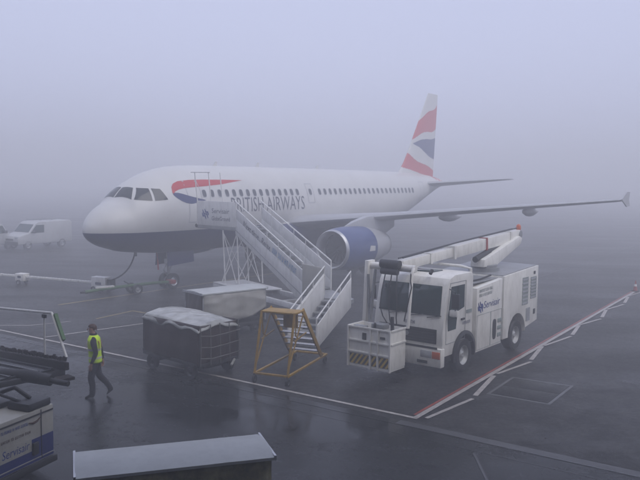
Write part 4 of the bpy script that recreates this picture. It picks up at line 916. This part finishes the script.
# local x = walking direction, y = left, z up; 1.84 m tall
V_ = []; E_ = []; Rd = []
def jt(p, r_, par=None):
    V_.append(p); Rd.append(r_)
    if par is not None: E_.append((par, len(V_)-1))
    return len(V_)-1
pel = jt((0.0, 0, 0.98), (0.165, 0.12)); sp1 = jt((0.01, 0, 1.16), (0.145, 0.10), pel); ch_ = jt((0.03, 0, 1.36), (0.165, 0.115), sp1); nk0 = jt((0.03, 0, 1.50), (0.09, 0.075), ch_); nk = jt((0.045, 0, 1.565), 0.066, nk0); hd0 = jt((0.07, 0, 1.63), (0.076, 0.082), nk); hd1 = jt((0.085, 0, 1.74), (0.078, 0.096), hd0); hd2 = jt((0.075, 0, 1.805), (0.05, 0.06), hd1)
for s_, knee, ank, toe, elb, wri, hnd in ((1, (0.10, 0.10, 0.53), (0.06, 0.1, 0.10), (0.25, 0.11, 0.035), (-0.06, 0.27, 1.17), (0.05, 0.27, 0.93), (0.075, 0.265, 0.85)), (-1, (-0.06, -0.10, 0.54), (-0.36, -0.1, 0.20), (-0.24, -0.11, 0.05), (-0.08, -0.27, 1.17), (-0.13, -0.28, 0.92), (-0.13, -0.275, 0.84))):
    hip = jt((0.0, s_*0.095, 0.88), 0.118, pel); k_ = jt(knee, 0.088, hip); cf = jt(tuple(knee[i]*0.6+ank[i]*0.4-(0.02 if i == 0 else 0) for i in range(3)), 0.08, k_); a_ = jt(ank, 0.062, cf)
    hl = jt((ank[0]-0.03, ank[1], ank[2]-0.055), 0.04, a_); t_ = jt(tuple(ank[i]*0.4+toe[i]*0.6 for i in range(3)), (0.045, 0.035), a_); jt(toe, (0.035, 0.025), t_)
    sh = jt((0.02, s_*0.17, 1.47), 0.085, ch_); sh2 = jt((0.01, s_*0.235, 1.41), 0.078, sh); e_ = jt(elb, 0.064, sh2); fa_ = jt(tuple(elb[i]*0.6+wri[i]*0.4 for i in range(3)), 0.056, e_); w_ = jt(wri, 0.036, fa_)
    hp = jt(hnd, (0.028, 0.042), w_)
    for f in range(4):
        dx = -0.033+0.022*f; ln = (0.07, 0.082, 0.078, 0.06)[f]
        f1 = jt((hnd[0]+dx*0.9, hnd[1], hnd[2]-0.05), 0.0105, hp); f2 = jt((hnd[0]+dx+0.012, hnd[1]-s_*0.008, hnd[2]-0.05-ln*0.5), 0.0098, f1); jt((hnd[0]+dx+0.02, hnd[1]-s_*0.026, hnd[2]-0.05-ln), 0.0085, f2)
    th1 = jt((hnd[0]+0.045, hnd[1]-s_*0.015, hnd[2]-0.005), 0.012, hp); jt((hnd[0]+0.06, hnd[1]-s_*0.028, hnd[2]-0.045), 0.0095, th1)
body = skin_fig('body', V_, E_, Rd, 'skin', man)
# colour the one body mesh by region: skin on head and hands, cloth elsewhere, shoes at the feet
body.data.materials.clear()
for k in ('skin', 'navycloth', 'shoe'): body.data.materials.append(M[k])
for p in body.data.polygons:
    c_ = p.center
    hand = c_.z < 0.915 and abs(c_.y) > 0.215
    p.material_index = 0 if (c_.z > 1.585 or hand) else 2 if (c_.z < 0.085 or (c_.x < -0.2 and c_.z < 0.15)) else 1
# face and hair
fc = MB(); fc.lathe([(-0.02, 0.001), (-0.015, 0.012), (0.0, 0.016), (0.02, 0.012), (0.03, 0.001)], (0.176, 0, 1.70), 'z', 8)
fc.build('nose', 'skin', body)
for s_ in (-1, 1):
    q = MB(); q.lathe([(-0.006, 0.001), (-0.004, 0.009), (0.004, 0.009), (0.006, 0.001)], (0.168, s_*0.032, 1.735), 'x', 8); q.build('eye', 'shoe', body)
    q = MB(); q.loft([[Vector((0.065+math.cos(a)*0.02*k, s_*(0.082+0.012*j), 1.715+math.sin(a)*0.033*k)) for a in [2*math.pi*i/10 for i in range(10)]] for j, k in ((0, 0.7), (1, 1.0), (1.4, 0.8))]); q.build('ear', 'skin', body)
q = MB(); q.box(0.155, 0.172, -0.026, 0.026, 1.655, 1.663); q.build('mouth', 'hair', body)
hr = MB(); rings = []
for j in range(9):
    ph = math.pi/2*j/8
    rings.append([Vector((0.070+math.cos(a)*0.105*math.cos(ph)-0.012+0.004*noise.noise(Vector((a*3, j, 0))), math.sin(a)*0.089*math.cos(ph), (1.735 if math.cos(a) < 0.35 else 1.772)-(0.055*max(0, -math.cos(a)) if j == 0 else 0)+math.sin(ph)*(0.105 if math.cos(a) < 0.35 else 0.07))) for a in [2*math.pi*i/22 for i in range(22)]])
hr.loft(rings); hr.build('hair', 'hair', man)
# vest
vb = MB(); rings = []
for z, rx, ry, cx in ((0.90, 0.155, 0.195, 0.0), (0.93, 0.158, 0.198, 0.0), (1.0, 0.158, 0.198, 0.005), (1.06, 0.152, 0.192, 0.008), (1.10, 0.15, 0.19, 0.01), (1.15, 0.15, 0.192, 0.012), (1.22, 0.153, 0.2, 0.018), (1.30, 0.158, 0.21, 0.024), (1.36, 0.16, 0.22, 0.028), (1.42, 0.152, 0.225, 0.03), (1.48, 0.148, 0.215, 0.03), (1.53, 0.118, 0.155, 0.03), (1.57, 0.092, 0.105, 0.04)):
    rings.append([Vector((cx+math.cos(a)*rx*(1+0.03*noise.noise(Vector((a*2, z*6, 2)))), math.sin(a)*ry*(1+0.03*noise.noise(Vector((a*2, z*6, 5)))), z)) for a in [2*math.pi*i/36 for i in range(36)]])
vb.loft(rings, cap=False); vest = vb.build('hi_vis_vest', 'hivis', man)
so = vest.modifiers.new('thickness', 'SOLIDIFY'); so.thickness = 0.01
q = MB(); q.loft([[Vector((cx+math.cos(a)*rx, math.sin(a)*ry, z)) for a in [2*math.pi*i/24 for i in range(24)]] for z, rx, ry, cx in ((1.54, 0.105, 0.115, 0.038), (1.585, 0.086, 0.09, 0.045), (1.615, 0.084, 0.086, 0.052))], cap=False); q.build('collar', 'navycloth', man)
for (za, zb, ra_, rb_, cxa) in ((1.0, 1.05, (0.163, 0.203), (0.159, 0.199), 0.006), (1.20, 1.25, (0.158, 0.204), (0.161, 0.209), 0.018)):
    q = MB(); q.loft([[Vector((cxa+math.cos(a)*r_[0], math.sin(a)*r_[1], z)) for a in [2*math.pi*i/36 for i in range(36)]] for r_, z in ((ra_, za), (rb_, zb))], cap=False); q.build('reflective_band', 'silver', vest)
for s_ in (-1, 1):
    q = MB(); vs = []
    for i in range(13):
        a = math.pi*i/12; x = 0.03+math.cos(a)*0.168; z = 1.24+math.sin(a)**0.7*0.275
        vs += [(x, s_*0.115, z), (x, s_*0.155, z-0.012*math.sin(a))]
    q.add(vs, [(2*i, 2*i+1, 2*i+3, 2*i+2) for i in range(12)], 0, True); q.build('shoulder_band', 'orange', vest)

# ------------------------------------------------------------------ belt loader at the left edge (local x towards its end face)
bl = thing('belt_loader', 'cream and blue baggage belt loader with black ribbed belt and white handrail', 'belt loader', (-4.8, 13.35, 0), R(-22))
q = MB(); q.box(-3.6, 0, -2.3, 0, 0.36, 1.30); bb = q.build('chassis_body', 'offwhite', bl, bevel=0.02)
q = MB(); q.box(0.0, 0.006, -2.28, -0.02, 0.38, 0.80); bs = q.build('blue_stripe', 'bodyblue', bb)
q = MB(); q.box(-3.5, -0.03, 0.0, 0.006, 0.38, 0.80); q.build('blue_stripe', 'bodyblue', bb)
q = MB(); q.box(0.006, 0.010, -2.2, -0.56, 0.60, 0.84); wp = q.build('name_plate', 'offwhite', bb)
lettering('Servisair', 0.21, 'blue', wp, (0.013, -1.24, 0.66), (0, 1, 0), (0, 0, 1), width=0.63, shear=0.15)
strokes([(0, 0.055, 0.6)], 'blue', bb, (0.010, -1.25, 1.09), (0, 1, 0), (0, 0, 1), 21)
strokes([(0, 0.05, 0.66)], 'hair', bb, (0.010, -1.25, 0.93), (0, 1, 0), (0, 0, 1), 22)
q = MB(); q.tube([(0.012, -0.62, 1.12), (0.012, -0.52, 1.09), (0.012, -0.42, 1.10), (0.012, -0.34, 1.15)], [0.008, 0.02, 0.018, 0.006], 6); q.build('swoosh_mark', 'hair', bb)
for y in (-0.32,): 
    q = MB(); q.box(0.008, 0.016, y-0.008, y+0.008, 0.4, 1.28); q.build('panel_seam', 'dark', bb)
q = MB(); q.box(0.004, 0.016, -2.28, -0.02, 1.20, 1.225); q.build('trim_strip', 'dark', bb)
q = MB(); q.box(0.004, 0.014, -2.28, -0.02, 0.43, 0.445); q.build('trim_strip', 'offwhite', bb)
q = MB(); q.box(0.005, 0.05, -0.55, -0.42, 0.52, 0.74); q.build('towing_pin', 'dark', bb, bevel=0.01)
q = MB(); q.box(0.0, 0.07, -2.3, 0.02, 0.25, 0.37); q.build('bumper', 'black', bl, bevel=0.02)
for x in (-0.9, -2.9):
    for y in (-2.15, -0.15): wheel(bl, (x, y, 0.34), 0.34, 0.22, 1 if y > -1 else -1)
# conveyor: runs along local x with its tip past the end face
q = MB(); q.hexa([(-4.4, -0.1, 1.02), (-0.15, -0.1, 1.36), (-0.15, 1.55, 1.36), (-4.4, 1.55, 1.02), (-4.4, -0.1, 1.14), (-0.15, -0.1, 1.48), (-0.15, 1.55, 1.48), (-4.4, 1.55, 1.14)]); cv = q.build('conveyor_frame', 'dark', bl, bevel=0.02)
for i in range(34):
    x = -4.3+i*0.122; z = 1.145+(x+4.4)/4.25*0.34; q = MB(); q.bar((x, 0.0, z+0.02), (x, 1.35, z+0.02), 0.06, 0.035); q.build('belt_rib', 'belt', cv)
for i in range(5):
    y = 0.06+i*0.3; q = MB(); q.bar((-4.3, y, 1.215), (-0.16, y, 1.545), 0.05, 0.03); q.build('belt_guide', 'belt', cv)
q = MB(); q.bar((-4.4, 1.5, 1.22), (0.0, 1.5, 1.58), 0.10, 0.16); 
br = q.build('brush_strip', 'brush', bl, bevel=0.01)
for i in range(56):
    x = -3.2+i*0.057; z = 1.30+(x+4.4)*0.0818+0.03; q = MB(); q.bar((x, 1.49, z), (x+0.03*random.uniform(-1, 1), 1.5+0.03*random.uniform(-1, 1), z+0.05+0.045*random.random()), 0.045, 0.05); q.build('bristle_tuft', 'brush', br)
q = MB(); q.tube([(-1.2, 0.3, 1.42), (-0.1, 0.75, 1.50), (0.35, 0.95, 1.46)], [0.14, 0.13, 0.11], 14); q.tube([(0.3, 0.93, 1.46), (0.75, 1.1, 1.44)], 0.055, 10); q.build('end_roller', 'black', bl)
q = MB(); q.box(0.02, 0.3, 1.15, 1.5, 1.36, 1.42); q.build('work_lamp_bracket', 'brush', bl)
q = MB(); q.box(-0.5, 0.0, -0.6, -0.05, 1.30, 1.44); q.box(-1.2, -0.6, -1.0, -0.3, 1.30, 1.40); q.build('hose_tray', 'dark', bl, bevel=0.03)
q = MB(); q.tube([(-0.25, -0.3, 1.45), (-0.55, -0.35, 1.62), (-0.85, -0.45, 1.5), (-1.3, -0.5, 1.45)], 0.04, 8); q.tube([(-0.3, -0.5, 1.44), (-0.7, -0.6, 1.55), (-1.2, -0.9, 1.42)], 0.03, 8); q.build('hydraulic_hose', 'black', bl)
rz_ = lambda x: 1.24+(x+4.4)*0.0818
q = MB(); q.tube([(-5.0, 1.52, rz_(-5)+0.98), (-0.62, 1.52, rz_(-0.62)+0.98), (-0.05, 1.52, rz_(-0.05)+0.08)], 0.028, 8); hr_ = q.build('handrail', 'stairwhite', bl)
for x in (-3.4, -0.95): q = MB(); q.tube([(x, 1.52, rz_(x)), (x, 1.52, rz_(x)+0.98)], 0.022, 8); q.build('rail_post', 'stairwhite', hr_)
q = MB(); q.box(-1.0, -0.9, 1.49, 1.55, rz_(-0.95)+0.86, rz_(-0.95)+0.93); q.build('rail_clamp', 'black', hr_)
q = MB(); q.bar((-0.57, 1.56, rz_(-0.6)+0.95), (-0.24, 1.56, rz_(-0.3)+0.42), 0.07, 0.10); q.build('foam_sleeve', 'green', hr_)

for o_ in bl.children:
    if o_.name.split('.')[0] in ('conveyor_frame', 'brush_strip', 'end_roller', 'work_lamp_bracket', 'handrail'): 
        a_ = R(-20); px_, py_ = 0.0, 1.5
        o_.rotation_euler.z = a_; o_.location = (px_-(px_*math.cos(a_)-py_*math.sin(a_))-1.05, py_-(px_*math.sin(a_)+py_*math.cos(a_))+0.1, 0.0 if o_.name.startswith('hand') else -0.08)
# ------------------------------------------------------------------ tow bar, power cable and power arm by the nose
tb = thing('tow_bar', 'green wheeled aircraft tow bar lying in front of the nose gear', 'tow bar', (-8.6, 34.3, 0), math.atan2(35.7-33.0, -7.2+10.4))
q = MB(); q.tube([(-2.25, 0, 0.28), (-1.2, 0, 0.36), (1.0, 0, 0.42), (1.85, 0, 0.40)], 0.075, 10); q.build('tube', 'green', tb)
q = MB(); q.box(-1.75, -0.9, -0.07, 0.07, 0.40, 0.47); q.build('white_band', 'white', tb)
q = MB(); q.lathe([(-0.04, 0.05), (-0.04, 0.11), (0.04, 0.11), (0.04, 0.05), (-0.04, 0.05)], (-2.36, 0, 0.28), 'z', 14); q.build('towing_eye', 'dark', tb)
q = MB(); q.hexa([(1.85, -0.22, 0.32), (2.15, -0.22, 0.32), (2.15, 0.22, 0.32), (1.85, 0.22, 0.32), (1.85, -0.22, 0.5), (2.15, -0.22, 0.5), (2.15, 0.22, 0.5), (1.85, 0.22, 0.5)]); q.build('tow_head', 'conered', tb, bevel=0.02)
q = MB(); q.tube([(0.1, -0.3, 0.24), (0.1, 0.3, 0.24)], 0.03, 8); q.tube([(0.1, 0, 0.24), (-0.2, 0, 0.5), (-0.4, 0.02, 0.62)], 0.03, 8); q.build('axle', 'dark', tb)
for s_ in (-1, 1): wheel(tb, (0.1, s_*0.34, 0.24), 0.24, 0.12, s_, 'grey', n=18)
pa = thing('ground_power_arm', 'long low white cable arm with junction boxes left of the nose', 'power arm', (-10.2, 35.0, 0), math.atan2(37.8-35.0, -16.5+10.2))
for i in range(9):
    x0 = 0.4+i*0.98; q = MB(); q.box(x0, x0+0.94, -0.07, 0.07, 0.34, 0.44); so_ = q.build('arm_segment', 'white', pa, bevel=0.01)
    for k in range(5): q = MB(); q.box(x0+0.1+k*0.17, x0+0.16+k*0.17, 0.0, 0.074, 0.37, 0.41) if False else q.box(x0+0.1+k*0.17, x0+0.16+k*0.17, -0.02, 0.02, 0.435, 0.445); q.build('slot', 'dark', so_)
for x, w2, h2 in ((0.05, 0.42, 0.5), (4.95, 0.28, 0.36)):
    q = MB(); q.box(x-w2, x+w2, -0.2, 0.2, 0.18, 0.18+h2); jb = q.build('junction_box', 'white', pa, bevel=0.02)
    q = MB(); q.box(x-w2*0.4, x+w2*0.4, 0.2, 0.206, 0.32, 0.44); q.build('marking_plate', 'letterdark', jb)
for x in (-0.2, 0.3, 4.95, 8.6):
    for s_ in (-1, 1): wheel(pa, (x, s_*0.24, 0.12), 0.12, 0.08, s_, 'grey', name='wheel', n=14)
q = MB(); q.box(-0.65, -0.45, -0.18, 0.18, 0.1, 0.62); q.build('end_post', 'dark', pa)
# power cable from the nose down to the arm (world placed)
cb0 = Vector(NOSE)+Vector((math.cos(HEAD), math.sin(HEAD), 0))*3.0+Vector((0, 0, 1.95)); cb1 = Vector((-9.75, 34.75, 0.55))
mid_ = cb0.lerp(cb1, 0.5)+Vector((0.35, 0.1, -0.45))
pts = [cb0*((1-t)**2)+mid_*(2*t*(1-t))+cb1*(t*t) for t in [i/12 for i in range(13)]]
tag_o = cb1.copy(); tag_o.z = 0
pc_ = thing('power_cable', 'black power cable hanging from the belly behind the nose to the white arm', 'cable', (cb1.x, cb1.y, 0))
q = MB(); q.tube([p-tag_o for p in pts], 0.035, 8); q.build('cable', 'black', pc_)
q = MB(); q.tube([cb0-tag_o+Vector((0, 0, 0.05)), cb0-tag_o-Vector((-0.02, 0, 0.22))], 0.07, 10); q.build('plug', 'blackplastic', pc_)

# ------------------------------------------------------------------ vans in the fog
def make_van(name, label, loc, rz, paint='vanwhite'):
    v = thing(name, label, 'van', loc, rz, 'vans parked in the fog')
    q = MB(); q.prism([(2.35, 0.42), (2.38, 0.8), (2.25, 1.02), (1.45, 1.2), (0.85, 1.86), (0.6, 1.98), (-2.2, 2.02), (-2.36, 1.9), (-2.4, 0.5), (-2.3, 0.4)], lambda a, c_, d: Vector((a, d, c_)), -0.92, 0.92); q.build('body', paint, v, bevel=0.06)
    slab([(1.40, -0.8, 1.26), (1.40, 0.8, 1.26), (0.93, 0.74, 1.80), (0.93, -0.74, 1.80)], 0.02, 'windscreen', 'glass', v)
    for s_ in (-1, 1):
        q = MB(); q.prism([(1.3, 1.2), (0.82, 1.76), (0.15, 1.76), (0.15, 1.2)], lambda a, c_, d: Vector((a, d, c_)), s_*0.915, s_*0.93); q.build('side_window', 'glass', v)
        q = MB(); q.box(2.2, 2.36, s_*0.7-0.17, s_*0.7+0.17, 0.78, 0.98); q.build('headlight', 'lens', v, bevel=0.02)
        q = MB(); q.box(1.0, 1.12, s_*1.04-0.1, s_*1.04+0.1, 1.2, 1.4); q.build('mirror', 'blackplastic', v, bevel=0.02)
        for x in (1.5, -1.45): wheel(v, (x, s_*0.82, 0.33), 0.33, 0.2, s_, 'grey', n=20)
    q = MB(); q.box(2.3, 2.44, -0.9, 0.9, 0.36, 0.62); q.build('bumper', 'blackplastic', v, bevel=0.03)
    q = MB(); q.box(2.36, 2.40, -0.4, 0.4, 0.7, 0.82); q.build('grille', 'blackplastic', v)
    q = MB(); q.tube([(-0.8, -0.7, 2.1), (-0.8, 0.7, 2.1)], 0.03, 6); q.tube([(0.2, -0.7, 2.1), (0.2, 0.7, 2.1)], 0.03, 6); q.tube([(-2, 0.6, 2.12), (0.5, 0.6, 2.12)], 0.03, 6); q.tube([(-2, -0.6, 2.12), (0.5, -0.6, 2.12)], 0.03, 6); q.build('roof_rack', 'grey', v)
    return v
make_van('parked_van', 'white panel van with roof rack in the fog ahead of the nose', (-20.9, 55.6, 0), R(238))
make_van('parked_van', 'white van cut off by the left edge of the picture', (-23.75, 53, 0), R(75))

# ------------------------------------------------------------------ cone and far building
cn = thing('traffic_cone', 'red traffic cone at the far end of the clearance line', 'cone', (15.62, 36.95, 0)); cn.scale = (0.7, 0.7, 0.7)
q = MB(); q.lathe([(0.03, 0.15), (0.3, 0.105), (0.5, 0.07), (0.74, 0.03), (0.75, 0.001)], (0, 0, 0), 'z', 20); q.build('cone_body', 'conered', cn)
q = MB(); q.box(-0.2, 0.2, -0.2, 0.2, 0, 0.035); q.build('base', 'black', cn, bevel=0.008)
q = MB(); q.lathe([(0.34, 0.101), (0.5, 0.074)], (0, 0, 0), 'z', 20); q.build('white_collar', 'white', cn)

# ------------------------------------------------------------------ unseen terminal at the viewpoint, added to shade the near apron
term = thing('shade_terminal', 'unseen grey glazed terminal block added behind the viewpoint to shade the apron', 'building', (0, -1.6, 0), R(-6))
q = MB(); q.box(-70, 55, -18, 0, 0, 13.2); q.build('wall', 'far', term)
q = MB(); q.box(-70.5, 55.5, -18.5, 10.5, 13.2, 13.6); q.build('roof', 'dark', term)  # overhang stretched forward to shade the near ground and fog
for i in range(40):
    for z0, z1 in ((0.6, 3.6), (4.6, 7.8), (8.9, 12.2)):
        q = MB(); q.box(-69+i*3.08, -66.4+i*3.08, 0.0, 0.05, z0, z1); q.build('window', 'farglass', term)
